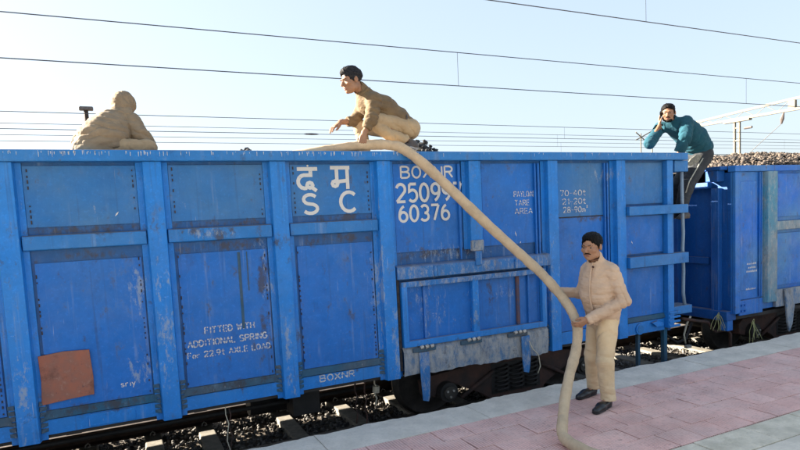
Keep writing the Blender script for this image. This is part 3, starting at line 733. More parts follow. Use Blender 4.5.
# writing
TY = PLY - .014
TX = empty('x_tmp'); bpy.data.objects.remove(TX)
lettering('q', 1.60, 1.80, 2.20, 2.41, TY, w1, .17); lettering('Q', 1.93, 2.13, 2.21, 2.42, TY, w1, .17)
MB().extr(circ(.010, 8, 1.705, 2.44), 'y', TY - .003, TY - .001).build('lettering', M['paintwhite'], w1)
lettering('S', 1.64, 1.78, 1.985, 2.165, TY, w1, .18); lettering('C', 2.02, 2.17, 1.99, 2.18, TY, w1, .18)
lettering('BOXNR', 2.69, 3.30, 2.31, 2.425, TY, w1, .17)
lettering('250997', 2.63, 3.40, 2.065, 2.245, TY, w1, .165); lettering('60376', 2.65, 3.24, 1.86, 2.02, TY, w1, .17)
lettering('PAYLOAD', 4.10, 4.40, 2.075, 2.135, TY, w1, .16, .14); lettering('TARE', 4.11, 4.31, 1.975, 2.035, TY, w1, .16, .14); lettering('AREA', 4.11, 4.35, 1.88, 1.94, TY, w1, .16, .14)
lettering('70-40t', 4.77, 5.16, 2.065, 2.13, TY, w1, .16, .14); lettering('21-20t', 4.80, 5.16, 1.965, 2.03, TY, w1, .16, .14); lettering('28-90m^', 4.81, 5.19, 1.865, 1.93, TY, w1, .16, .14)
lettering('FITTED WITH', .66, 1.10, .945, 1.00, TY, w1, .2, .16); lettering('ADDITIONAL SPRING', .51, 1.21, .835, .89, TY, w1, .2, .16)
lettering('For 22.9t AXLE LOAD', .50, 1.235, .735, .785, TY, w1, .2, .16)
lettering('BOXNR', 1.70, 2.06, .325, .385, TY, w1, .2, .13)
lettering('sriy', -.05, .06, .575, .625, TY, w1, .12)
b = MB()
for (X, z, a, L) in ((.02, 2.03, .9, .05), (4.12, 1.62, 1.9, .07), (4.16, 1.54, .9, .03), (5.93, 1.42, 2.1, .05)):
    yy = (WY + .05 if (2.6 < X < 4.4 and z < 1.25) else TY) - .0012
    dx, dz = math.cos(a) * L, math.sin(a) * L; nx_, nz_ = -math.sin(a) * .006, math.cos(a) * .006
    b.raw([(X, yy, z), (X + dx * .5 + nx_, yy, z + dz * .5 + nz_), (X + dx, yy, z + dz), (X + dx * .5 - nx_, yy, z + dz * .5 - nz_)], [(0, 1, 2, 3)])
b.build('paint_splashes', M['paintwhite'], w1, fix=False, kind='stuff')

# load of the first wagon
def heap1(X, Y):
    z = 2.40 + .03 * np.sin(X * 2.1) + .03 * np.sin(Y * 3 + X)
    z = z + .33 * np.exp(-((X - 3.13) / .20) ** 2 - ((Y - 6.10) / .25) ** 2) + .20 * np.exp(-((X - 1.25) / .22) ** 2 - ((Y - 6.1) / .3) ** 2)
    z = z + .13 * np.exp(-((X - .1) / .5) ** 2 - ((Y - 6.2) / .35) ** 2) + .12 * np.exp(-((X - 2.55) / .35) ** 2 - ((Y - 6.0) / .22) ** 2)
    return z
load1 = grid_sheet('wagon_load', XE0, 6.6, 5.77, 8.92, 160, 44, lambda X, Y: heap1(X, Y) - .03, M['coal'])
load1.parent = w1; load1.location = -wloc(w1)
x, y = scatter(3800, -.6, 6.5, 5.79, 8.0); s = rng.uniform(.02, .045, len(x))
rocks('coal_lumps', np.stack([x, y, heap1(x, y)], -1), s, M['coal'], w1)

# ------------------------------------------------------------------ second wagon
w2 = empty('freight_wagon', (13.5, TC, RT), 'dull blue open goods wagon behind the gap, heaped with dusty stone-coloured coal', 'railway wagon', 'open goods wagons on the track')
QX = 7.79; QY = 5.60; ZT2 = 2.40; QE = 19.5
MB().box(QX, QE, QY + .05, QY + .07, .30, 2.33).build('side_wall', M['w2'], w2)
MB().box(QX - .02, QE, QY - .02, QY + .10, 2.315, ZT2).build('top_rail', M['w2'], w2, .008)
MB().box(QX, QX + .11, QY - .004, QY + .048, .30, 2.314).build('corner_post', M['w2'], w2, .008)
MB().box(QX + .112, 8.42, QY + .03, QY + .048, .49, 2.314).build('side_panel', M['w2'], w2, .004)
MB().box(QX + .14, 8.30, QY + .02, QY + .030, .62, 2.18).build('pressed_panel', M['w2'], w2, .006)
MB().box(QX + .112, 8.42, QY + .012, QY + .047, .262, .478).build('bottom_strip', M['w2'], w2, .006)
for z in (.33, .41): 
    for X in (QX + .15, QX + .22): MB().tube([(X, QY - .012, z), (X, QY + .011, z)], .016, 8).build('bolt', M['w2'], w2)
for X in (8.33, 8.37): MB().box(X, X + .018, QY + .0, QY + .029, .5, 2.31).build('flange_strip', M['w2'], w2, .003)
xs = [8.46, 9.62, 10.78, 11.94, 13.1, 14.26, 15.4, 16.6]
for i, X in enumerate(xs):
    MB().extr([(X - .03, QY + .05), (X, QY - .04), (X + .22, QY - .04), (X + .25, QY + .05)], 'z', .40, 2.314).build('side_post', M['w2pale'] if i == 0 else M['w2'], w2, .008)
    X2 = xs[i + 1] if i + 1 < len(xs) else QE
    for z in (1.45, ):
        MB().box(X + .252, X2 - .032, QY - .01, QY + .049, z, z + .13).build('cross_beam', M['w2pale'] if i == 0 else M['w2'], w2, .006)
    MB().box(X + .26, X2 - .04, QY + .02, QY + .049, 1.64, 2.28).build('upper_panel', M['w2'], w2, .004)
    MB().box(X + .26, X2 - .04, QY + .02, QY + .049, .62, 1.40).build('lower_panel', M['w2'], w2, .004)
    MB().box(X + .252, X2 - .032, QY + .0, QY + .049, .30, .56).build('bottom_strip', M['sill'] if i == 0 else M['w2'], w2, .006)
# door hinge strap hanging from the second wagon
MB().extr([(8.86, .56), (9.12, .58), (9.10, .3), (9.05, .02), (8.98, -.1), (8.93, .05), (8.90, .28)], 'y', QY - .045, QY - .015).build('hinge_strap', M['sill'], w2, .006)
# end wall toward the gap
MB().box(QX + .001, QX + .06, 5.975, 8.9, .2, 2.19).build('end_wall', M['w2end'], w2)
MB().box(QX + .002, QX + .055, QY + .072, 5.973, .2, 2.31).build('end_corner_plate', M['w2end'], w2)
MB().box(QX - .10, QX, 5.96, 8.9, 2.10, 2.19).build('end_top_rail', M['w2end'], w2, .008)
MB().box(QX - .16, QX - .001, 5.76, 5.955, 2.19, 2.345).build('corner_bracket', M['w2end'], w2, .012)
MB().box(QX - .17, QX - .021, 5.70, 6.02, 2.347, 2.40).build('corner_rail', M['w2end'], w2, .008)
for Y in (5.80, 6.5, 7.2, 7.9): MB().box(QX - .09, QX - .0, Y, Y + .12, .22, 2.10).build('end_stanchion', M['w2end'], w2, .008)
MB().box(QX - .04, QX + .0, 6.0, 8.8, 1.0, 1.1).build('end_beam', M['w2end'], w2, .006)
MB().box(QX - .10, QX + .1, 5.66, 8.9, .20, .34).build('headstock', M['w2end'], w2, .01)
MB().box(QX - .06, QX + .06, 5.68, 5.80, .05, .20).build('corner_step', M['w2'], w2, .008)
MB().box(QX + .1, QE, 8.9, 8.94, .0, ZT2).build('far_side_wall', M['w2'], w2)
MB().box(QX + .1, QE, 5.68, 8.9, .20, .25).build('floor', M['black'], w2)
MB().box(QX - .3, QE, TC - .25, TC + .25, -.1, .199).build('centre_sill', M['black'], w2, .01)
bogie(w2, 9.75)
# illegible faded stencil on the second wagon: rows of short worn marks
b = MB()
for (x0_, x1_, z_) in ((8.07, 8.28, .985), (8.10, 8.27, .93), (8.06, 8.28, .875), (8.05, 8.26, .62)):
    X = x0_
    while X < x1_:
        w_ = random.uniform(.008, .022); h_ = random.uniform(.018, .032)
        b.raw([(X, QY + .0185, z_), (X + w_, QY + .0185, z_), (X + w_, QY + .0185, z_ + h_), (X + .003, QY + .0185, z_ + h_ * .8)], [(0, 1, 2, 3)]); X += w_ + random.uniform(.006, .014)
b.build('faded_stencil_marks', M['paintwhite'], w2, fix=False, kind='stuff')
def heap2(X, Y):
    e = np.clip((Y - 5.70) / .9, 0, 1) * np.clip((X - 7.75) / 1.9, 0.0, 1); e2 = np.clip((8.9 - Y) / 1.3, 0, 1)
    return 2.35 + .30 * np.sqrt(np.clip(e, 0, 1)) * e2 + .03 * np.sin(X * 5.1 + Y * 2) + .02 * np.sin(X * 11 + 3 * Y)
load2 = grid_sheet('wagon_load', QX + .02, QE, 5.71, 8.88, 200, 44, lambda X, Y: heap2(X, Y) - .03, M['ore'])
load2.parent = w2; load2.location = -wloc(w2)
x, y = scatter(16000, QX + .03, 13.0, 5.71, 7.6); s = rng.uniform(.010, .032, len(x)) * (1 + (rng.uniform(0, 1, len(x)) > .94) * .9)
rocks('coal_lumps', np.stack([x, y, heap2(x, y) + rng.uniform(-.01, .02, len(x))], -1), s, M['ore'], w2)

# coupling between the wagons
MB().box(6.9, 7.22, TC - .1, TC + .1, .0, .2).build('coupler', M['black'], w1, .02)
MB().box(7.18, 7.42, TC - .15, TC + .15, -.04, .22).build('coupler_head', M['bogie'], w1, .04)
MB().box(7.43, 7.60, TC - .15, TC + .15, -.03, .21).build('coupler_head', M['bogie'], w2, .04)
MB().tube([(6.9, 6.3, .12), (7.1, 6.25, .02), (7.3, 6.2, -.14), (7.5, 6.2, -.12), (7.7, 6.25, .1)], .02, 8).build('air_hose', M['black'], w2, smooth=True)
MB().tube([(7.0, 5.85, .30), (7.6, 5.9, .17), (7.7, 5.9, .05), (7.72, 5.86, .02), (7.95, 5.85, .02), (8.0, 5.83, -.04), (8.0, 5.83, -.5)], .022, 8).build('uncoupling_rod', M['bogie'], w2, smooth=True)
MB().tube([(7.24, 5.9, .30), (7.16, 5.9, .20), (7.10, 5.9, .05), (7.13, 5.9, -.08)], .014, 6).build('rope_end', M['straw'], w1, smooth=True)
MB().box(7.16, 7.26, 5.9, 5.95, -.16, -.12).build('label_plate', M['clip'], w1, .003)
def ribbon(x, y, z, n=7, L=.22):
    b = MB()
    for k in range(n):
        P = [Vector((x, y, z))]; d = Vector((random.uniform(-.5, .5), random.uniform(-.4, .1), random.uniform(-.6, .5)))
        for q in range(6): d = (d + Vector((random.uniform(-.5, .5), random.uniform(-.2, .2), -.45))).normalized(); P.append(P[-1] + d * L / 6 * random.uniform(.7, 1.2))
        b.tube(catmull(P, 3), .0035, 4)
    b.tube(catmull([(x - .03, y, z - .03), (x - .01, y - .02, z + .03), (x + .03, y, z), (x + .01, y, z - .05), (x - .03, y, z - .03)], 4), .004, 5)
    return b.build('tied_cord', M['ribbon'], w2, smooth=True)
ribbon(7.62, 5.75, .30, 8, .26); ribbon(8.18, 5.60, .16, 6, .34)

# ------------------------------------------------------------------ overhead line
def line_pair(zc, zm, Y, drops, label, r=.011, x0=-30, x1=150, contact=True, messenger=True, sag=0.):
    t = empty('overhead_line', (x0, Y, zc), label, 'overhead wire', 'overhead wires above the tracks')
    if contact: MB().tube([(x0, Y, zc), (x1, Y, zc)], r, 5).build('contact_wire', M['wire'], t)
    if messenger: MB().tube([(x0 + (x1 - x0) * i / 40, Y, zm + sag * ((i / 20 - 1) ** 2 - .3)) for i in range(41)], r, 5).build('messenger_wire', M['wire'], t)
    for X in drops: MB().tube([(X, Y, zc), (X, Y, zm)], r * .55, 4).build('dropper', M['wire'], t)
    return t
line_pair(5.1, 6.3, 7.9, [8.62, 16.5, 0], 'overhead wire nearest the camera, crossing the top right corner of the sky', .0085)
line_pair(5.1, 5.92, 13.4, [8.05, 19.2, 31, -2.5], 'upper pair of overhead wires running across the whole sky behind the crouching man', .0115)
l3 = line_pair(5.1, 5.62, 22.3, [19, 31, 43], 'faint pair of overhead wires low in the sky at left with a small dark insulator', .012)
MB().tube([(6.6, 22.3, 5.1), (6.7, 22.3, 5.1), (6.9, 22.3, 5.1), (7.1, 22.3, 5.1), (7.2, 22.3, 5.1)], .05, 10, rr=[.012, .03, .04, .03, .012]).build('line_insulator', M['insul'], l3)
line_pair(5.1, 5.75, 28.5, [24, 36, 48, 60], 'faint overhead wire pair low over the wagons, second from the bottom', .011)
line_pair(5.1, 5.9, 36, [30, 44, 58, 72], 'lowest faint overhead wires just above the wagon tops', .012)
line_pair(5.1, 5.7, 25.2, [21, 27.5, 40], 'thin overhead wire pair just above the insulator wires, behind the man in teal', .010)
line_pair(5.3, 6.2, 47, [40, 55, 75, 95], 'faintest and farthest overhead wires just over the coal heap at right', .013)
# portal structure
PX = 35.8
port = empty('portal_gantry', (PX, 25.6, -.8), 'cream lattice portal beam on a twin-leg mast above the loaded wagon', 'gantry')
MB().box(PX - .09, PX + .09, 16, 30.5, 6.90, 7.05).build('lower_chord', M['galv'], port)
b = MB(); b.extr([(30.5, 7.08), (22.0, 7.52), (16, 7.52), (16, 7.66), (22.0, 7.66), (30.5, 7.22)], 'x', PX - .05, PX + .05); b.build('upper_chord', M['galv'], port)
k = 0; Y = 16.0
while Y < 29.6:
    zt_ = 7.52 if Y < 22 else 7.52 - (Y - 22) / 8.5 * .42
    MB().tube([(PX, Y, 7.0), (PX, Y + .7, zt_)], .016, 5).build('lattice_bar', M['galv'], port); 
    MB().tube([(PX, Y + .7, zt_), (PX, Y + 1.4, 7.0)], .016, 5).build('lattice_bar', M['galv'], port); Y += 1.4
for Yc in (25.45, 25.78): MB().box(PX - .07, PX + .07, Yc - .06, Yc + .06, -.85, 6.80).build('mast_leg', M['galv'], port)
for z in np.arange(0, 6.6, .8): MB().box(PX - .05, PX + .05, 25.512, 25.718, z, z + .08).build('batten', M['galv'], port)
MB().box(PX - .15, PX + .15, 24.7, 26.5, 6.80, 6.93).build('beam_seat', M['galv'], port)
MB().box(PX - .1, PX + .1, 21.9, 22.3, 7.035, 7.5).build('splice_frame', M['galv'], port)
MB().box(PX - .1, PX + .1, 16.3, 16.6, -.85, 6.93).build('mast_leg', M['galv'], port)
for Yc, z0 in ((28.4, 6.9), (22.6, 6.9)):
    MB().tube([(PX, Yc, z0), (PX, Yc + .1, z0 - .35), (PX, Yc + .15, z0 - .65)], .09, 8, rr=[.04, .12, .05]).build('hanging_insulator', M['insul'], port)
MB().tube([(PX, 22.7, 6.3), (PX, 25.0, 4.6)], .02, 5).build('stay_rod', M['wire'], port)
MB().tube([(PX, 24.9, 4.7), (PX, 25.15, 4.5)], .08, 8).build('stay_insulator', M['insul'], port)
MB().tube([(PX, 25.1, 6.35), (PX, 24.6, 6.35)], .08, 8).build('hanging_insulator', M['insul'], port)
# mast head at left
lm = empty('yard_lamp_mast', (-.86, 40, -.8), 'small grey T-shaped lamp mast head standing beyond the hooded man at left', 'lamp mast')
MB().tube([(-.86, 40, -.8), (-.86, 40, 8.75)], .13, 10, rr=[.2, .12]).build('mast_pole', M['railsteel'], lm)
MB().box(-1.22, -.48, 39.8, 40.2, 8.72, 8.94).build('lamp_head', M['insul'], lm, .06)
# small portal bracket seen behind the elbow of the man in teal
m2 = empty('distant_mast', (43.3, 40, -.8), 'small distant cream mast bracket seen just left of the teal jumper', 'mast')
for d in (-.5, .9): MB().tube([(43.3 + d, 40, -.8), (43.3 + d, 40, 8.2)], .06, 6).build('mast_leg', M['galv'], m2)
MB().tube([(42.2, 40, 7.6), (44.6, 40, 8.6)], .05, 6).build('bracket_arm', M['galv'], m2)
MB().tube([(42.2, 40, 8.3), (43.6, 40, 7.4)], .05, 6).build('bracket_arm', M['galv'], m2)

# ------------------------------------------------------------------ hose
HP = [(.9, 6.5, 2.50), (1.5, 6.05, 2.55), (1.95, 5.80, 2.60), (2.27, 5.69, 2.635), (2.52, 5.65, 2.640), (2.66, 5.59, 2.60), (2.80, 5.49, 2.47), (2.994, 5.42, 2.274), (3.327, 5.22, 1.867), (3.662, 5.02, 1.479), (3.799, 4.88, 1.292), (3.854, 4.75, 1.156), (3.891, 4.62, 1.015), (3.861, 4.46, 0.891), (3.813, 4.36, 0.776), (3.719, 4.28, 0.613), (3.525, 4.15, 0.438), (3.358, 4.02, 0.282), (3.209, 3.88, 0.149), (3.14, 3.80, .075), (3.115, 3.70, .058), (3.105, 3.60, .052), (3.10, 3.47, .052), (3.10, 3.33, .052), (3.09, 3.05, .052), (3.04, 2.6, .052), (2.9, 2.1, .052)]
hp = catmull(HP, 12)
rr = []
for i, p in enumerate(hp): rr.append(.0475 + .0018 * math.sin(i * .35) + .0012 * math.sin(i * 1.7) + random.uniform(-.0006, .0006))
HN = 28
hm = MB().tube(hp, .048, HN, rr=rr)
hv = []; KN = [(i, random.uniform(0, 6.28), random.uniform(.10, .22)) for i in (30, 41, 52, 63, 92, 110, 124, 137, 149, 161, 176, 190, 205, 214, 228, 240)]
for k, v in enumerate(hm.v):
    i, j = divmod(k, HN); c = hp[i]; th = j / HN * 2 * math.pi
    f = 1 + .10 * abs(math.cos(th + i * .012 + .6)) ** 10 + .02 * math.sin(i * .9 + j * .8) - .05 * abs(math.sin(th + i * .012 + .6)) ** 4
    for ki, ph_, am in KN: f -= am * math.exp(-((i - ki) / 1.3) ** 2) * max(0, math.cos(th - ph_)) ** 2
    hv.append(tuple(c + (Vector(v) - c) * f))
hm.v = hv
hose = hm.build('hose', M['hose'], smooth=True)
tag(hose, 'thick beige canvas hose running from the wagon top down to the pink paving', 'hose')

lf = MB(); lf.raw([(4.05 + a, 2.95 + c, .006 + d) for a, c, d in ((0, 0, 0), (.04, .015, .01), (.07, -.005, .004), (.05, -.03, .012), (.015, -.02, .004))], [(0, 1, 2, 3, 4)]).raw([(4.05 + a, 2.95 + c, .002 + d) for a, c, d in ((0, 0, 0), (.04, .015, .01), (.07, -.005, .004), (.05, -.03, .012), (.015, -.02, .004))], [(4, 3, 2, 1, 0)])
tag(lf.build('dead_leaf', M['leaf'], fix=False), 'small dark dead leaf lying on the grey border slabs at lower right', 'leaf')

# ------------------------------------------------------------------ people: smooth-blended solids meshed with surface nets
class SDF:
    def __init__(s, lo, hi, h):
        s.lo = np.array(lo, float); s.h = h; s.n = np.ceil((np.array(hi) - s.lo) / h).astype(int) + 1
        s.D = np.full(s.n, .12, np.float32)
    def blk(s, c0, c1, pad):
        a = np.clip(np.floor((np.minimum(c0, c1) - pad - s.lo) / s.h).astype(int), 0, s.n - 1); b = np.clip(np.ceil((np.maximum(c0, c1) + pad - s.lo) / s.h).astype(int) + 1, 1, s.n)
        sl = tuple(slice(a[i], b[i]) for i in range(3))
        g = [(s.lo[i] + s.h * np.arange(a[i], b[i])).astype(np.float32) for i in range(3)]
        return sl, g[0][:, None, None], g[1][None, :, None], g[2][None, None, :]
    def put(s, sl, d, k, op):
        D = s.D[sl]
        if op == 'add':
            if k > 0: hh = np.clip(.5 + .5 * (D - d) / k, 0, 1); r = D * (1 - hh) + d * hh - k * hh * (1 - hh)
            else: r = np.minimum(D, d)
        elif op == 'sub':
            if k > 0: hh = np.clip(.5 - .5 * (D + d) / k, 0, 1); r = D * (1 - hh) - d * hh + k * hh * (1 - hh)
            else: r = np.maximum(D, -d)
        else: r = np.maximum(D, d)
        s.D[sl] = r.astype(np.float32)
    def ell(s, c, r, Mx=None, k=.015, op='add'):
        c = np.array(c, float); r = np.array(r, float); m = r.max()
        sl, X, Y, Z = s.blk(c - m, c + m, k + .035)
        x, y, z = X - c[0], Y - c[1], Z - c[2]
        if Mx is not None:
            A = np.array(Mx); x, y, z = (x * A[0, 0] + y * A[1, 0] + z * A[2, 0], x * A[0, 1] + y * A[1, 1] + z * A[2, 1], x * A[0, 2] + y * A[1, 2] + z * A[2, 2])
        k0 = np.sqrt((x / r[0]) ** 2 + (y / r[1]) ** 2 + (z / r[2]) ** 2) + 1e-6
        k1 = np.sqrt((x / r[0] ** 2) ** 2 + (y / r[1] ** 2) ** 2 + (z / r[2] ** 2) ** 2) + 1e-6
        s.put(sl, k0 * (k0 - 1) / k1, k, op); return s
    def cone(s, a, b, ra, rb, k=.02, op='add', flat=None):
        a = np.array(a, float); b = np.array(b, float); m = max(ra, rb) * (max(1, flat[1]) if flat else 1)
        sl, X, Y, Z = s.blk(np.minimum(a, b) - m, np.maximum(a, b) + m, k + .035)
        x, y, z = X - a[0], Y - a[1], Z - a[2]; ba = b - a; L = (ba ** 2).sum() + 1e-9
        t = np.clip((x * ba[0] + y * ba[1] + z * ba[2]) / L, 0, 1)
        qx, qy, qz = x - t * ba[0], y - t * ba[1], z - t * ba[2]
        if flat:
            nv = np.array(flat[0], float); nv /= np.linalg.norm(nv); dn = qx * nv[0] + qy * nv[1] + qz * nv[2]; f = 1 / flat[1] - 1
            qx, qy, qz = qx + nv[0] * dn * f, qy + nv[1] * dn * f, qz + nv[2] * dn * f
        s.put(sl, np.sqrt(qx * qx + qy * qy + qz * qz) - (ra + (rb - ra) * t), k, op); return s
    def chain(s, P, Rr, k=.02, **kw):
        for i in range(len(P) - 1): s.cone(P[i], P[i + 1], Rr[i], Rr[i + 1], k, **kw)
        return s
    def cut(s, c, nrm, rad=None):
        """remove what lies on the +nrm side of the plane through c (within rad)"""
        c = np.array(c, float); nv = np.array(nrm, float); nv /= np.linalg.norm(nv)
        rad = rad or 9
        sl, X, Y, Z = s.blk(c - rad, c + rad, 0)
        s.put(sl, (X - c[0]) * nv[0] + (Y - c[1]) * nv[1] + (Z - c[2]) * nv[2] + 0 * s.D[sl], 0, 'int'); return s
    def mesh(s, name, m, parent=None, disp=None, smooth=0, kind=None, label=None):
        D = s.D; neg = D < 0; nx, ny, nz = D.shape
        cr = np.zeros((nx - 1, ny - 1, nz - 1), np.int8)
        offs = [(i, j, k) for i in (0, 1) for j in (0, 1) for k in (0, 1)]
        for i, j, k in offs: cr += neg[i:nx - 1 + i, j:ny - 1 + j, k:nz - 1 + k]
        cells = np.argwhere((cr > 0) & (cr < 8)); N = len(cells)
        idx = np.full(cr.shape, -1, np.int64); idx[tuple(cells.T)] = np.arange(N)
        vals = np.stack([D[cells[:, 0] + i, cells[:, 1] + j, cells[:, 2] + k] for i, j, k in offs], 1)
        acc = np.zeros((N, 3)); cnt = np.zeros(N)
        for a in range(8):
            for b in range(a + 1, 8):
                oa, ob = np.array(offs[a]), np.array(offs[b])
                if abs(oa - ob).sum() != 1: continue
                va, vb = vals[:, a], vals[:, b]; ok = (va < 0) != (vb < 0); t = np.where(ok, va / np.where(ok, va - vb, 1), 0)
                acc += np.where(ok[:, None], oa + (ob - oa) * t[:, None], 0); cnt += ok
        V = s.lo + s.h * (cells + acc / cnt[:, None])
        F = []
        for ax in range(3):
            A = np.take(neg, range(0, D.shape[ax] - 1), ax); B = np.take(neg, range(1, D.shape[ax]), ax)
            e = np.argwhere(A != B); u, v = [(1, 2), (2, 0), (0, 1)][ax]
            e = e[(e[:, u] > 0) & (e[:, v] > 0) & (e[:, u] < D.shape[u] - 1) & (e[:, v] < D.shape[v] - 1)]
            def cell(du, dv): c = e.copy(); c[:, u] -= du; c[:, v] -= dv; return idx[tuple(c.T)]
            q = np.stack([cell(1, 1), cell(0, 1), cell(0, 0), cell(1, 0)], 1)
            fl = ~A[tuple(e.T)]; q[fl] = q[fl][:, ::-1]; F.append(q)
        F = np.concatenate(F); F = F[(F >= 0).all(1)]
        if len(F) == 0: raise RuntimeError('empty ' + name)
        def normals():
            n_ = np.zeros_like(V); fn = np.cross(V[F[:, 2]] - V[F[:, 0]], V[F[:, 3]] - V[F[:, 1]])
            for c in range(4): np.add.at(n_, F[:, c], fn)
            return n_ / (np.linalg.norm(n_, axis=1, keepdims=True) + 1e-12)
        if disp is not None:
            nn = normals(); V = V + nn * disp(V, nn)[:, None]
        base = np.array(wloc(parent)) if parent else np.zeros(3)
        me = bpy.data.meshes.new(name); W = V - base
        me.vertices.add(len(W)); me.vertices.foreach_set('co', W.astype(np.float32).ravel())
        me.loops.add(F.size); me.loops.foreach_set('vertex_index', F.astype(np.int32).ravel())
        me.polygons.add(len(F)); me.polygons.foreach_set('loop_start', np.arange(0, F.size, 4, dtype=np.int32))
        me.update(calc_edges=True); me.validate(); me.polygons.foreach_set('use_smooth', [True] * len(me.polygons)); me.materials.append(m)
        o = bpy.data.objects.new(name, me); col.objects.link(o)
        if parent: o.parent = parent
        if label: o['label'] = label
        return o
A3 = lambda *a: np.array(a, float)
def nrm(v): v = np.array(v, float); return v / np.linalg.norm(v)
def frame(fwd, upv):
    """columns: left-right axis x (person's right), y forward, z up"""
    f = nrm(fwd); r_ = nrm(np.cross(f, upv)); u = np.cross(r_, f); return np.stack([r_, f, u], 1)
def pn(V, sc_, seed=0):
    """cheap smooth pseudo noise in -1..1"""
    r_ = np.random.default_rng(seed); out = 0; amp = 1; tot = 0
    for o_ in range(3):
        for _ in range(3):
            d = r_.normal(size=3); d /= np.linalg.norm(d); out = out + amp * np.sin(V @ d * sc_ * (2 ** o_) * 6.28 + r_.uniform(0, 6.28) + 1.5 * np.sin(V @ r_.normal(size=3) * sc_ * 2 * 2 ** o_)); tot += amp
        amp *= .5
    return out / tot * 1.6
def folds(lst, base=.0022, bs=7., seed=1):
    """lst of (centre, axis, radius, amplitude, frequency)"""
    def f(V, nn):
        d = base * pn(V, bs, seed)
        for i, (c, ax, rad, amp, fr) in enumerate(lst):
            c = np.array(c); ax = nrm(ax); w = np.exp(-(((V - c) ** 2).sum(1)) / rad ** 2)
            ph = (V - c) @ ax * fr * 6.28 + 1.8 * pn(V, 4, seed + i + 5)
            d = d + w * amp * (np.abs(np.sin(ph / 2)) ** .7 * 2 - 1.2)
        return d
    return f
HSC = np.array([1.17, 1.10, 1.04])
class HSD:
    def __init__(s, sd): s.sd = sd
    def ell(s, c, r_, Mx=None, k=.015, op='add'): s.sd.ell(c, np.array(r_) * HSC, Mx, k, op); return s
    def cone(s, a, b, ra, rb, k=.02, op='add'): s.sd.cone(a, b, ra * 1.1, rb * 1.1, k, op); return s
    def chain(s, P, Rr, k=.02): s.sd.chain(P, [v * 1.1 for v in Rr], k); return s
    def cut(s, *a): s.sd.cut(*a); return s
    def mesh(s, *a): return s.sd.mesh(*a)
def head(sd, c, Mx, beard=False, k=.012):
    sd = HSD(sd)
    L = lambda *p: tuple(np.array(c) + Mx @ (np.array(p) * HSC))
    sd.ell(L(0, -.018, .040), (.073, .094, .080), Mx, k); sd.ell(L(0, .020, -.020), (.062, .072, .085), Mx, .02)
    sd.ell(L(0, .040, -.070), (.047, .045, .040), Mx, .02); sd.ell(L(0, .068, -.092), (.022, .020, .018), Mx, .015)
    for s_ in (-1, 1):
        sd.ell(L(s_ * .040, .062, -.018), (.023, .022, .022), Mx, .015)
        sd.ell(L(s_ * .050, .01, -.062), (.015, .035, .03), Mx, .015)
        sd.ell(L(s_ * .020, .086, .029), (.024, .011, .008), Mx, .008)
    for s_ in (-1, 1): sd.ell(L(s_ * .031, .094, .008), (.0155, .011, .009), Mx, .008, 'sub')
    sd.cone(L(0, .088, .012), L(0, .112, -.022), .007, .0115, .006)
    for s_ in (-1, 1): sd.ell(L(s_ * .011, .101, -.027), (.008, .009, .007), Mx, .004)
    sd.ell(L(0, .088, -.053), (.022, .010, .006), Mx, .004); sd.ell(L(0, .086, -.064), (.019, .010, .006), Mx, .004)
    sd.ell(L(0, .098, -.0585), (.020, .006, .0018), Mx, .002, 'sub')
    for s_ in (-1, 1):
        sd.ell(L(s_ * .074, -.006, .0), (.010, .020, .031), Mx, .006); sd.ell(L(s_ * .083, -.002, .006), (.006, .010, .016), Mx, .004, 'sub')
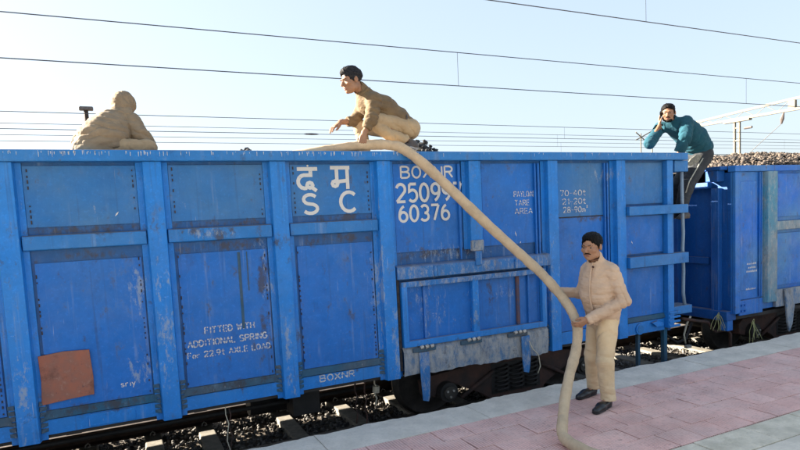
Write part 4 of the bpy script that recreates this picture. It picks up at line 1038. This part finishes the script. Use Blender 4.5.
def head_extras(parent, c, Mx, hairm, must=0., hair_len=.0, brow_h=.006, crown=.0, stub=False):
    L = lambda *p: tuple(np.array(c) + Mx @ (np.array(p) * HSC))
    cc = np.array(c)
    h = HSD(SDF(cc - .19, cc + .19, .004))
    h.ell(L(0, -.022, .044), (.0765 + hair_len, .0985 + hair_len, .0825), Mx, 0)
    h.ell(L(0, -.004, .082 + crown), (.066, .088, .050), Mx, .02)
    for s_ in (-1, 1): h.ell(L(s_ * .070, .014, .010), (.008, .014, .026), Mx, .006)
    h.ell(L(0, .132, .006), (.074, .084, .098), Mx, .005, 'sub')
    for s_ in (-1, 1): h.ell(L(s_ * .058, .100, .030), (.032, .052, .046), Mx, .008, 'sub')
    h.cut(L(0, 0, -.035), -Mx[:, 2] + .45 * Mx[:, 1])
    for s_ in (-1, 1): h.ell(L(s_ * .092, .000, -.012), (.026, .034, .036), Mx, .004, 'sub')
    seed = int(abs(cc[0] * 100))
    def hd_(V, nn):
        Lc = (V - cc) @ Mx
        return (.0036 * pn(Lc * A3(1.6, .35, .8), 42, seed)) + .0030 * pn(Lc * A3(1.2, .6, 1), 14, seed + 3)
    h.mesh('hair', hairm, parent, hd_)
    for s_ in (-1, 1):
        e = HSD(SDF(np.array(L(s_ * .031, .082, .009)) - .032, np.array(L(s_ * .031, .082, .009)) + .032, .002))
        e.ell(L(s_ * .031, .078, .008), (.0105, .0108, .0045), Mx, 0); eye = e.mesh('eye', M['eyew'], parent)
        e = HSD(SDF(np.array(L(s_ * .031, .09, .009)) - .024, np.array(L(s_ * .031, .09, .009)) + .024, .0015))
        e.ell(L(s_ * .030, .0868, .0078), (.0062, .0040, .0046), Mx, 0); e.mesh('iris', M['iris'], eye)
        b = HSD(SDF(np.array(L(s_ * .03, .09, .03)) - .05, np.array(L(s_ * .03, .09, .03)) + .05, .002))
        b.chain([L(s_ * .013, .0960, .0285), L(s_ * .030, .0935, .0315), L(s_ * .045, .079, .0275)], [.0026, .0028, .0015], .002)
        b.mesh('eyebrow', hairm, parent, lambda V, nn: .0003 * pn(V, 60, 3))
    lp = HSD(SDF(np.array(L(0, .09, -.06)) - .055, np.array(L(0, .09, -.06)) + .055, .002))
    lp.ell(L(0, .0905, -.0535), (.021, .0088, .0046), Mx, 0); lp.ell(L(0, .0885, -.0640), (.018, .0088, .0048), Mx, 0)
    lp.mesh('lips', M['lip'], parent)
    if must:
        mu = HSD(SDF(np.array(L(0, .09, -.045)) - .055, np.array(L(0, .09, -.045)) + .055, .002))
        for s_ in (-1, 1): mu.chain([L(s_ * .002, .0985, -.042), L(s_ * .014, .0945, -.044), L(s_ * .027, .080, -.053)], [.0055 * must, .006 * must, .003], .003)
        mu.mesh('moustache', hairm, parent, lambda V, nn: .001 * pn(V, 60, 3))
    if stub:
        st = HSD(SDF(cc - .16, cc + .16, .0035))
        st.ell(L(0, .040, -.070), (.0495, .0475, .0425), Mx, .01); st.ell(L(0, .068, -.092), (.0245, .0225, .0205), Mx, .01)
        for s_ in (-1, 1): st.ell(L(s_ * .051, .014, -.055), (.0165, .036, .036), Mx, .01)
        st.ell(L(0, .108, -.052), (.033, .03, .024), Mx, .006, 'sub')
        st.mesh('beard', hairm, parent, lambda V, nn: .001 * pn(V, 60, 5) - .0006)
def hand(sd, wrist, fdir, palm, side, curl=(.5, .6, .4), spread=.05, thumb=.5, sc_=1., k=.006):
    """fdir: wrist to knuckles; palm: direction the palm faces; side: +1 thumb on +x of frame, -1 other"""
    f = nrm(fdir); p = nrm(np.array(palm) - f * np.dot(palm, f)); x = np.cross(f, p) * side
    w = np.array(wrist, float)
    P = lambda a, b, c: w + sc_ * (x * a + f * b + p * c)
    sd.cone(P(0, -.02, 0), P(0, .02, 0), .026 * sc_, .027 * sc_, .012, flat=(p, .75))
    sd.cone(P(.018, .025, 0), P(.026, .082, 0), .019 * sc_, .0165 * sc_, .012, flat=(p, .8)); sd.cone(P(-.012, .025, 0), P(-.026, .076, 0), .019 * sc_, .0155 * sc_, .012, flat=(p, .8)); sd.cone(P(0, .02, 0), P(0, .08, 0), .019 * sc_, .016 * sc_, .012, flat=(p, .8))
    for i, (bx, by, L) in enumerate(((.031, .086, .068), (.0105, .090, .076), (-.0105, .087, .071), (-.030, .079, .056))):
        b = P(bx, by, 0); a = 0; d = f + x * spread * (1.5 - i) * .6; pts = [b]
        for j, (fr, cu) in enumerate(zip((.45, .30, .25), curl)):
            a += cu * (1 + .06 * i); dd = nrm(d * math.cos(a) + p * math.sin(a)); pts.append(pts[-1] + dd * L * fr * sc_)
        sd.chain(pts, [.0098 * sc_, .0090 * sc_, .0082 * sc_, .0068 * sc_], .002)
    t0 = P(.022, .022, .006); t1 = P(.046, .052, .012 + .014 * thumb); t2 = P(.050 - .012 * thumb, .080, .020 + .03 * thumb); t3 = P(.044 - .02 * thumb, .100, .026 + .036 * thumb)
    sd.chain([t0, t1, t2, t3], [.0165 * sc_, .0125 * sc_, .0105 * sc_, .0085 * sc_], .005)
def shoe(parent, heel, toe, ground, m, ankle, tilt=None, sole=None, upn=(0, 0, 1)):
    heel = np.array(heel, float); toe = np.array(toe, float); u = nrm(upn)
    s = SDF(np.minimum(np.minimum(heel, toe), ankle) - .09, np.maximum(np.maximum(heel, toe), ankle) + .09, .005)
    d = nrm(toe - heel); side = np.cross(d, u); L = np.linalg.norm(toe - heel)
    s.cone(heel + u * .042 + d * .03, heel + u * .040 + d * L * .55, .041, .041, .02)
    s.cone(heel + u * .036 + d * L * .55, toe + u * .026 - d * .045, .044, .036, .03, flat=(u, .85))
    s.cone(heel + u * .05 + d * .045, np.array(ankle), .040, .043, .03)
    s.cut(heel + u * .004, -u)
    s.cut(np.array(ankle) + u * .0, u, .12)
    o = s.mesh('shoe', m, parent, lambda V, nn: .001 * pn(V, 14, 2))
    so = SDF(np.minimum(heel, toe) - .08, np.maximum(heel, toe) + .08, .005)
    so.cone(heel + u * .03 + d * .03, heel + u * .03 + d * L * .5, .044, .043, .02); so.cone(heel + u * .03 + d * L * .5, toe + u * .026 - d * .045, .046, .041, .02)
    so.cut(heel, -u); so.cut(heel + u * .016, u)
    so.mesh('shoe_sole', sole or m, o); return o

# --- 1: the man standing on the platform, holding the hose
def standing_man():
    t = empty('person', (4.08, 4.42, 0), 'man in beige padded jacket and khaki trousers standing on the platform holding the hose', 'person', 'railway workers')
    hc = A3(4.008, 4.36, 1.545); HM = frame((-.93, -.38, -.10), (0.05, 0, 1))
    shL, shR = A3(4.145, 4.235, 1.325), A3(4.155, 4.585, 1.325)
    elL, wrL = A3(4.200, 4.150, 1.035), A3(3.885, 4.300, .870)
    elR, wrR = A3(4.165, 4.69, 1.06), A3(3.965, 4.81, 1.08)
    hip = A3(4.165, 4.40, .86); hpL, hpR = A3(4.150, 4.315, .84), A3(4.185, 4.49, .84)
    knL, knR = A3(4.075, 4.285, .455), A3(4.160, 4.545, .45); anL, anR = A3(4.085, 4.275, .085), A3(4.255, 4.655, .085)
    chest = A3(4.10, 4.39, 1.22); neck = A3(4.085, 4.39, 1.405)
    # body
    s = SDF((3.58, 3.95, .0), (4.42, 4.95, 1.72), .0046)
    head(s, hc, HM)
    s.cone(hc + HM @ A3(0, -.03, -.05), neck + A3(.02, 0, -.04), .052, .058, .02)
    s.cone(chest, hip, .10, .10, .03); s.cone(shL + A3(0, .03, -.02), shR + A3(0, -.03, -.02), .034, .034, .02)
    s.chain([shL + A3(0, .01, -.025), elL, wrL], [.034, .034, .027]); s.chain([shR, elR, wrR], [.045, .036, .027])
    s.chain([hpL, knL, anL], [.075, .052, .036], .03); s.chain([hpR, knR, anR], [.075, .052, .036], .03)
    for a_ in (anL, anR): s.cone(a_, a_ + A3(-.09, -.02, -.04), .03, .024)
    hand(s, wrL, nrm(A3(3.80, 4.315, .835) - wrL), (-.15, .95, .35), -1, (.35, .55, .45), .05, .2, 1.05)
    hand(s, wrR, (-.93, -.25, .12), (-.1, -.55, .85), 1, (.5, .6, .5), .05, .2, 1.05)
    s.mesh('body', M['skin'], t)
    head_extras(t, hc, HM, M['hair'], must=.75, hair_len=.003, crown=.006)
    # jacket
    j = SDF((3.80, 3.98, .74), (4.50, 4.80, 1.52), .0065)
    tors = [A3(4.11, 4.40, 1.30), A3(4.13, 4.40, 1.12), A3(4.16, 4.395, .95), A3(4.165, 4.40, .78)]
    j.chain(tors, [.112, .130, .137, .133], .05, flat=(A3(0, 1, 0), 1.30))
    j.ell((4.08, 4.40, 1.12), (.14, .165, .20), None, .06)
    j.cone(shL + A3(0, .04, -.005), shR + A3(0, -.02, -.005), .068, .066, .06); j.cone(neck + A3(0, 0, -.06), chest, .085, .12, .06)
    j.chain([shL + A3(0, .01, -.015), elL, wrL], [.068, .059, .047], .014); j.chain([shR + A3(0, 0, -.015), elR, wrR], [.066, .058, .045], .02)
    j.cone(neck + A3(-.005, -.01, -.03), neck + A3(-.02, -.01, .038), .082, .074, .02)      # collar
    j.cone(neck + A3(-.02, -.01, .0), hc + A3(-.01, -.01, -.03), .058, .060, 0, op='sub')
    j.cut((4.165, 4.40, .795), (0.04, 0, -1)); j.cut(wrL + nrm(wrL - elL) * .01, wrL - elL, .10); j.cut(wrR + nrm(wrR - elR) * .02, wrR - elR, .10)
    fo = folds([(elL, elL - wrL, .14, .009, 14), (elL * .5 + shL * .5, elL - shL, .13, .0035, 13), (wrL, elL - wrL, .09, .004, 20), (elR, elR - wrR, .12, .005, 15), (chest + A3(-.05, -.1, -.25), (0.3, 0, 1), .20, .006, 9), (chest + A3(-.05, -.1, .0), (0.6, .3, 1), .16, .005, 8), (shL, (0, .5, -1), .12, .006, 12)], .004, 6, 3)
    def dj(V, nn):
        d = fo(V, nn)
        q = np.abs(((V[:, 2] * 20 + .15 * np.sin(V[:, 0] * 9 + V[:, 1] * 7)) % 1) - .5) * 2        # quilting lines
        tor = np.clip(1 - np.abs(V[:, 1] - 4.38) / .3, 0, 1) ** .3
        return d + (np.sqrt(1 - np.clip(q, 0, .98) ** 2) - .75) * .0042 * tor
    jo = j.mesh('jacket', M['jacket'], t, dj)
    # zip flap, buttons, pocket welt, hem band
    b = MB(); zp = [(4.005, 4.345, 1.40), (3.975, 4.34, 1.33), (3.948, 4.33, 1.22), (3.944, 4.33, 1.08), (3.975, 4.33, .95), (4.00, 4.335, .81)]
    b.tube(catmull(zp, 5), .008, 6); b.build('jacket_placket', M['jacket'], jo, smooth=True)
    MB().tube([neck + A3(-.015 + .058 * math.cos(a_), -.01 + .058 * math.sin(a_), .035 + .012 * math.cos(a_)) for a_ in np.linspace(0, 6.2, 22)], .007, 6).build('inner_collar', M['darkred'], jo, smooth=True)
    for q_ in ((3.985, 4.325, 1.36), (3.968, 4.318, .93)): MB().tube([q_, (q_[0] - .006, q_[1] - .012, q_[2])], .010, 8).build('snap_button', M['darkred'], jo)
    b = MB().tube([(4.06, 4.212, 1.0), (4.12, 4.206, .93)], .006, 6); b.build('pocket_welt', M['jacket2'], jo, smooth=True)
    # trousers
    r = SDF((3.9, 4.08, .05), (4.42, 4.80, 1.0), .0065)
    r.ell((4.168, 4.40, .84), (.13, .16, .13), None, .03)
    r.chain([hpL, knL, anL + A3(.012, 0, .0), anL + A3(.012, 0, -.04)], [.102, .080, .068, .068], .02); r.chain([hpR, knR, anR + A3(.012, 0, .0), anR + A3(.012, 0, -.04)], [.098, .078, .068, .068], .02)
    r.cut((4.2, 4.4, .075), (0, 0, -1))
    r.mesh('trousers', M['trouser'], t, folds([(knL, (.4, .5, 1), .12, .005, 9), (knR, (0, .2, 1), .11, .005, 11), (anL + A3(0, 0, .05), (0.3, .2, 1), .08, .006, 15), (anR + A3(0, 0, .05), (0.3, -.2, 1), .08, .006, 15), (hip + A3(-.05, -.05, -.12), (.6, .6, .6), .14, .008, 11), (knL + A3(0, 0, .2), (.8, .6, .7), .13, .006, 8), (knL + A3(0, 0, -.2), (1, .5, .3), .14, .004, 9)], .0045, 4, 9))
    shoe(t, (4.125, 4.295, 0), (3.835, 4.190, 0), 0, M['shoe'], (4.095, 4.283, .10)); shoe(t, (4.290, 4.665, 0), (4.000, 4.615, 0), 0, M['shoe'], (4.258, 4.657, .10))
    return t
standing_man()

# --- 2: the man crouching on the wagon edge
def crouching_man():
    t = empty('person', (2.60, 5.85, 2.6), 'man in brown khaki shirt crouching on the wagon edge with one hand on the hose', 'person', 'railway workers')
    hc = A3(2.262, 5.86, 3.300); HM = frame((-.95, -.18, -.26), (-.22, 0, 1))
    neck = A3(2.40, 5.88, 3.195); shL, shR = A3(2.445, 5.73, 3.085), A3(2.465, 6.04, 3.12)
    elL, wrL = A3(2.370, 5.655, 2.885), A3(2.285, 5.655, 2.745); elR, wrR = A3(2.345, 6.02, 2.93), A3(2.165, 5.98, 2.905)
    hip = A3(2.875, 5.88, 2.82); hpL, hpR = A3(2.88, 5.80, 2.82), A3(2.88, 5.97, 2.82)
    knL, knR = A3(2.425, 5.745, 2.885), A3(2.395, 6.02, 2.87); anL, anR = A3(2.800, 5.735, 2.705), A3(2.43, 6.0, 2.60)
    mid = A3(2.66, 5.88, 3.02)
    s = SDF((1.90, 5.50, 2.45), (3.08, 6.20, 3.48), .0046)
    head(s, hc, HM); s.cone(hc + HM @ A3(0, -.04, -.05), neck, .05, .057, .02)
    s.chain([neck + A3(.05, 0, -.08), mid + A3(0, 0, -.04), hip], [.07, .085, .09], .02); s.cone(shL, shR, .04, .04, .02)
    s.chain([shL, elL, wrL], [.042, .036, .026]); s.chain([shR, elR, wrR], [.042, .037, .026])
    s.chain([hpL, knL, anL], [.055, .042, .030], .005); s.chain([hpR, knR, anR], [.055, .042, .030], .005)
    hand(s, wrL, (-.22, -.02, -.97), (.3, .95, -.2), -1, (.25, .35, .3), .05, .3, 1.0)
    hand(s, wrR, (-.80, -.1, -.52), (-.35, 0, -.9), 1, (.15, .25, .2), .16, .1, 1.05)
    s.mesh('body', M['skinl'], t); head_extras(t, hc, HM, M['hairg'], must=0, hair_len=.006, crown=.012)
    j = SDF((2.10, 5.5, 2.62), (3.06, 6.28, 3.32), .0065)
    j.cone(A3(2.43, 5.885, 3.13), A3(2.62, 5.885, 3.05), .10, .12, .04)
    j.chain([A3(2.455, 5.885, 3.08), A3(2.60, 5.885, 3.02), A3(2.74, 5.885, 2.93), A3(2.845, 5.885, 2.86)], [.118, .132, .130, .120], .05, flat=((0, 1, 0), 1.22))
    j.cone(shL, shR, .070, .070, .045)
    j.chain([shL, elL, elL * .35 + wrL * .65], [.076, .062, .050], .03); j.chain([shR, elR, elR * .45 + wrR * .55], [.072, .060, .048], .03)
    j.cone(neck + A3(.02, 0, -.02), neck + A3(-.045, 0, .045), .078, .070, .02); j.cone(neck, hc + A3(.03, 0, -.03), .058, .058, 0, op='sub')
    j.cut(elL * .35 + wrL * .65, wrL - elL, .09); j.cut(elR * .45 + wrR * .55, wrR - elR, .09)
    j.cut((2.90, 5.88, 2.84), (.75, 0, -.62))
    jo = j.mesh('shirt', M['shirt'], t, folds([(elL, shL - elL, .12, .009, 15), (shL + A3(.02, -.03, -.08), (.2, 0, 1), .13, .009, 11), (elR, shR - elR, .1, .005, 16), (mid + A3(.05, -.1, -.05), (1, 0, -.9), .2, .007, 8), (hip + A3(-.05, -.1, .05), (1, 0, -.6), .14, .004, 13)], .0024, 6, 5))
    for s_ in (-1, 1):
        cl = SDF((2.26, 5.70, 3.08), (2.50, 6.06, 3.28), .005); cl.chain([neck + A3(.05, s_ * .03, .035), neck + A3(.01, s_ * .072, .015), neck + A3(-.055, s_ * .055, -.035)], [.016, .018, .012], .01); cl.mesh('collar', M['shirt'], jo)
    MB().tube([(2.80 + .05 * math.cos(a_) * 0 + .012 * math.cos(a_), 5.885 + .165 * math.sin(a_), 2.925 + .075 * math.cos(a_)) for a_ in np.linspace(-2.2, 2.2, 18)], .010, 6).build('belt', M['shoeb'], jo, smooth=True)
    b = MB().tube([(2.405, 5.81, 3.168), (2.44, 5.72, 3.15), (2.475, 5.66, 3.11)], .012, 6); b.build('shoulder_strap', M['shirt'], jo, smooth=True)
    r = SDF((2.2, 5.5, 2.5), (3.10, 6.24, 3.05), .0065)
    r.ell(hip + A3(.005, 0, .005), (.118, .165, .108), None, .03)
    r.chain([hpL + A3(0, 0, .015), knL + A3(.03, 0, .018)], [.100, .074], .03); r.cone(knL + A3(.03, 0, .018), knL + A3(-.005, 0, -.02), .074, .066, .02); r.chain([knL + A3(-.005, 0, -.02), knL * .5 + anL * .5 + A3(-.02, -.012, -.045), anL + A3(-.03, 0, .0)], [.066, .060, .056], .005)
    r.chain([hpR, knR], [.095, .072], .02); r.chain([knR, anR], [.070, .060], .006)
    r.cut(anL + A3(.0, 0, -.005), A3(.5, 0, -.86), .07)
    r.mesh('trousers', M['trouser2'], t, folds([(knL, (1, 0, 0), .12, .008, 12), (hip + A3(-.14, -.1, -.04), (1, 0, .8), .18, .010, 10), (knL * .5 + anL * .5, (1, 0, .3), .12, .004, 12), (knR, (0, 0, 1), .12, .005, 12)], .003, 5, 4))
    shoe(t, (2.905, 5.745, 2.605), (2.655, 5.70, 2.575), 0, M['shoeb'], (2.83, 5.738, 2.705), sole=M['sole'], upn=(.12, 0, 1))
    shoe(t, (2.50, 6.02, 2.50), (2.25, 5.98, 2.50), 0, M['shoeb'], (2.44, 6.0, 2.60), sole=M['sole'])
    return t
crouching_man()

# --- 3: the hooded man seated with his back to the camera
def hooded_man():
    t = empty('person', (.05, 6.1, 2.55), 'hooded man in quilted khaki coat sitting with his back turned on the wagon', 'person', 'railway workers')
    hc = A3(.175, 6.27, 3.035)
    HM = frame((.12, .90, -.35), (0.05, .3, 1))
    s = SDF((-.35, 5.8, 2.38), (.60, 6.75, 3.2), .006)
    head(s, hc, HM); s.cone(hc + HM @ A3(0, -.03, -.05), (.10, 6.20, 2.90), .052, .06, .02)
    s.chain([A3(.07, 6.14, 2.86), A3(0, 6.06, 2.66)], [.11, .13], .03)
    s.chain([A3(.24, 6.18, 2.86), A3(.34, 6.22, 2.68), A3(.30, 6.42, 2.64)], [.045, .038, .028]); hand(s, (.30, 6.42, 2.64), (-.2, 1, -.1), (-1, 0, -.4), 1)
    s.chain([A3(-.12, 6.2, 2.84), A3(-.17, 6.3, 2.66), A3(-.02, 6.44, 2.62)], [.045, .038, .028]); hand(s, (-.02, 6.44, 2.62), (.5, .9, -.1), (.6, 0, -.8), -1)
    s.chain([A3(.08, 6.0, 2.60), A3(.33, 6.1, 2.62), A3(.45, 6.5, 2.52)], [.07, .055, .04]); s.chain([A3(-.08, 6.05, 2.58), A3(-.02, 6.45, 2.62)], [.07, .05])
    s.mesh('body', M['skin'], t)
    j = SDF((-.42, 5.70, 2.46), (.56, 6.60, 3.16), .006)
    j.chain([A3(.085, 6.15, 2.88), A3(.03, 6.08, 2.79), A3(-.01, 6.03, 2.70), A3(-.03, 6.0, 2.61)], [.108, .145, .172, .172], .05, flat=((1, .15, 0), 1.16))
    j.cone((-.04, 6.16, 2.865), (.215, 6.18, 2.90), .070, .075, .05)
    j.ell((-.12, 5.99, 2.62), (.14, .14, .10), None, .05)
    j.chain([A3(.225, 6.15, 2.885), A3(.285, 6.07, 2.75), A3(.345, 6.07, 2.65), A3(.32, 6.35, 2.62)], [.083, .080, .074, .055], .006)
    j.chain([A3(-.07, 6.17, 2.845), A3(-.19, 6.08, 2.69), A3(-.21, 6.18, 2.61), A3(-.05, 6.42, 2.60)], [.080, .078, .074, .06], .008)
    j.cut((.0, 6.1, 2.545), (0, 0, -1))
    fo = folds([(A3(.02, 5.9, 2.78), (.25, 0, 1), .22, .006, 11), (A3(-.12, 5.88, 2.68), (-.45, 0, 1), .2, .007, 12), (A3(.30, 6.05, 2.74), (.7, 0, 1), .14, .010, 11), (A3(.1, 5.9, 2.62), (.1, 0, 1), .2, .008, 13), (A3(.12, 6.0, 2.90), (.1, 0, 1), .14, .008, 12), (A3(-.2, 6.0, 2.75), (.6, 0, 1), .12, .006, 13)], .004, 5, 8)
    def dj(V, nn):
        q = ((V[:, 2] * 21 + .5 * np.sin(V[:, 0] * 8) + .5 * pn(V, 3, 4)) % 1); q = np.abs(q - .5) * 2
        return fo(V, nn) + (np.sqrt(1 - np.clip(q, 0, .98) ** 2) - .75) * .007 * (.5 + .5 * pn(V, 2.5, 12))
    jo = j.mesh('quilted_coat', M['jacket2'], t, dj)
    hd = SDF(hc - .2, hc + .2, .006)
    hd.ell(hc + HM @ A3(0, -.02, .026), (.107, .118, .106), HM, 0); hd.ell(hc + HM @ A3(0, -.03, .09), (.05, .06, .035), HM, .04); hd.cone(hc + HM @ A3(0, -.05, -.03), A3(.12, 6.18, 2.93), .074, .088, .02); hd.cone((.04, 6.12, 2.93), (.20, 6.14, 2.935), .05, .05, .02)
    hd.ell(hc + HM @ A3(0, .135, -.02), (.075, .09, .095), HM, .01, 'sub'); hd.cut((.1, 6.2, 2.88), (0, 0, -1))
    ho = hd.mesh('hood', M['jacket2'], t, folds([(hc + A3(0, -.1, -.09), (.15, 0, 1), .1, .012, 14), (hc + A3(.03, -.05, .04), (1, 0, .5), .10, .008, 12)], .006, 8, 2))
    p0_ = [hc + HM @ A3(0, .10 * math.cos(a) - .02, .112 * math.sin(a) + .028) for a in np.linspace(.3, 2.9, 14)]
    MB().tube(p0_, .007, 6).build('hood_seam', M['shirt'], ho, smooth=True)
    r = SDF((-.3, 5.75, 2.42), (.62, 6.7, 2.76), .0065)
    r.ell((.0, 5.99, 2.585), (.17, .13, .09), None, .03); r.chain([A3(.08, 5.95, 2.625), A3(.33, 5.94, 2.625), A3(.40, 6.3, 2.56)], [.088, .070, .06], .03); r.chain([A3(-.08, 6.05, 2.58), A3(-.02, 6.45, 2.62)], [.09, .07], .03)
    r.mesh('trousers', M['trouser2'], t, folds([(A3(.2, 5.9, 2.62), (1, 0, .2), .16, .005, 12)], .003, 5, 4))
    return t
hooded_man()

# --- 4: the man in the teal jumper leaning on the wagon end, on the phone
def leaning_man():
    t = empty('person', (7.35, 5.85, 1.8), 'man in teal jumper leaning on the wagon end with a phone at his ear', 'person', 'railway workers')
    hc = A3(6.83, 5.90, 3.130); HM = frame((-.80, -.57, -.16), (-.05, 0, 1))
    neck = A3(6.965, 5.93, 3.04); shL, shR = A3(7.05, 5.79, 3.00), A3(6.86, 6.07, 2.96)
    elL, wrL = A3(6.91, 5.69, 2.80), A3(6.885, 5.77, 2.60); elR = A3(6.50, 5.92, 2.735); wrR = hc + HM @ A3(.112, .050, -.145)
    hip = A3(7.46, 5.88, 2.59); kn = A3(7.11, 5.85, 2.13); an = A3(6.98, 5.85, 1.76)
    mid = A3(7.28, 5.90, 2.86)
    s = SDF((6.35, 5.50, 1.65), (7.90, 6.28, 3.30), .005)
    head(s, hc, HM); s.cone(hc + HM @ A3(0, -.04, -.05), neck + A3(.06, 0, -.03), .05, .06, .02)
    s.chain([neck + A3(.08, 0, -.05), mid, hip], [.09, .10, .10], .03); s.cone(shL, shR, .05, .05, .03)
    s.chain([shL, elL, wrL], [.043, .036, .027]); s.chain([shR, elR, wrR], [.043, .036, .027])
    s.chain([hip + A3(0, -.05, 0), kn, an], [.075, .05, .036]); s.chain([hip + A3(0, .1, 0), kn + A3(.08, .22, .02), an + A3(.1, .22, 0)], [.075, .05, .036])
    hand(s, wrR, HM @ A3(-.02, -.12, 1), HM @ A3(-1, 0, 0), -1, (.12, .25, .25), .05, .2, .95); hand(s, wrL + A3(-.0, .0, -.02), (-.35, .9, -.10), (0, .1, -1), -1, (.3, .3, .3), .05, .3)
    s.mesh('body', M['skinl'], t); head_extras(t, hc, HM, M['hair'], must=.9, hair_len=.001, crown=-.006, stub=True)
    j = SDF((6.36, 5.48, 2.45), (7.92, 6.28, 3.22), .007)
    j.chain([A3(7.04, 5.94, 2.955), A3(7.18, 5.92, 2.90), A3(7.32, 5.90, 2.80), A3(7.43, 5.88, 2.68)], [.135, .160, .170, .158], .06, flat=((0, 1, 0), 1.10))
    j.cone(shL, shR, .080, .072, .05)
    j.chain([shL, elL, wrL], [.092, .082, .070], .010); j.chain([shR, elR, wrR + A3(0, 0, -.07)], [.078, .070, .048], .03)
    j.cone(neck + A3(.02, 0, -.03), neck + A3(-.035, -.01, .02), .082, .068, .02); j.cone(neck, hc + A3(.03, 0, -.03), .052, .054, 0, op='sub')
    j.cut((7.45, 5.85, 2.575), (.45, 0, -.89)); j.cut(wrR + A3(-.01, 0, -.075), wrR - elR, .09); j.cut(wrL, wrL - elL, .08)
    j.mesh('jumper', M['teal'], t, folds([(elL, shL - elL, .16, .012, 11), (shL + A3(-.05, -.03, -.06), (.4, 0, 1), .13, .006, 12), (elR, shR - elR, .13, .007, 14), (mid, (1, 0, -.6), .24, .009, 8), (hip + A3(-.1, 0, .1), (1, 0, -.8), .18, .012, 11)], .005, 5, 7))
    r = SDF((6.70, 5.50, 1.66), (7.86, 6.30, 2.86), .0075)
    r.ell(hip + A3(-.01, 0, -.01), (.14, .17, .135), None, .04)
    r.chain([hip + A3(-.02, -.05, -.02), kn, an], [.125, .095, .072], .03); r.chain([hip + A3(-.02, .1, -.02), kn + A3(.08, .22, .02), an + A3(.1, .22, 0)], [.12, .09, .07], .03)
    tr = r.mesh('trousers', M['darktr'], t, folds([(kn, (.5, 0, 1), .14, .007, 12), (hip + A3(-.15, 0, -.15), (1, 0, -.3), .18, .006, 10)], .003, 5, 6))
    MB().tube([(7.36, 5.745, 2.56), (7.27, 5.738, 2.47), (7.16, 5.742, 2.34), (7.05, 5.752, 2.20), (6.99, 5.762, 2.05)], .008, 6).build('side_stripe', M['stripe'], tr, smooth=True)
    pk = MB(); pk.extr([(7.01, 2.43), (7.09, 2.41), (7.25, 2.47), (7.32, 2.56), (7.20, 2.565), (7.09, 2.51)], 'y', 5.748, 5.775); pk.build('thigh_patch', M['trousp'], tr, .012)
    for d in (0, .2): shoe(t, (7.06 + d * .5, 5.78 + d, 1.70), (6.82 + d * .5, 5.77 + d, 1.68), 0, M['shoeb'], (6.985 + d * .5, 5.79 + d, 1.80))
    ph = MB().box(-.006, .006, -.036, .036, -.072, .072).build('mobile_phone', M['phone'], None, .005)
    pm = Matrix([list(HM[i]) for i in range(3)]) @ Matrix.Rotation(R(-14), 3, 'X'); ph.rotation_euler = pm.to_euler(); ph.location = tuple(hc + HM @ A3(.093, .045, -.030))
    tag(ph, 'black mobile phone held to the ear of the man in the teal jumper', 'phone')
leaning_man()
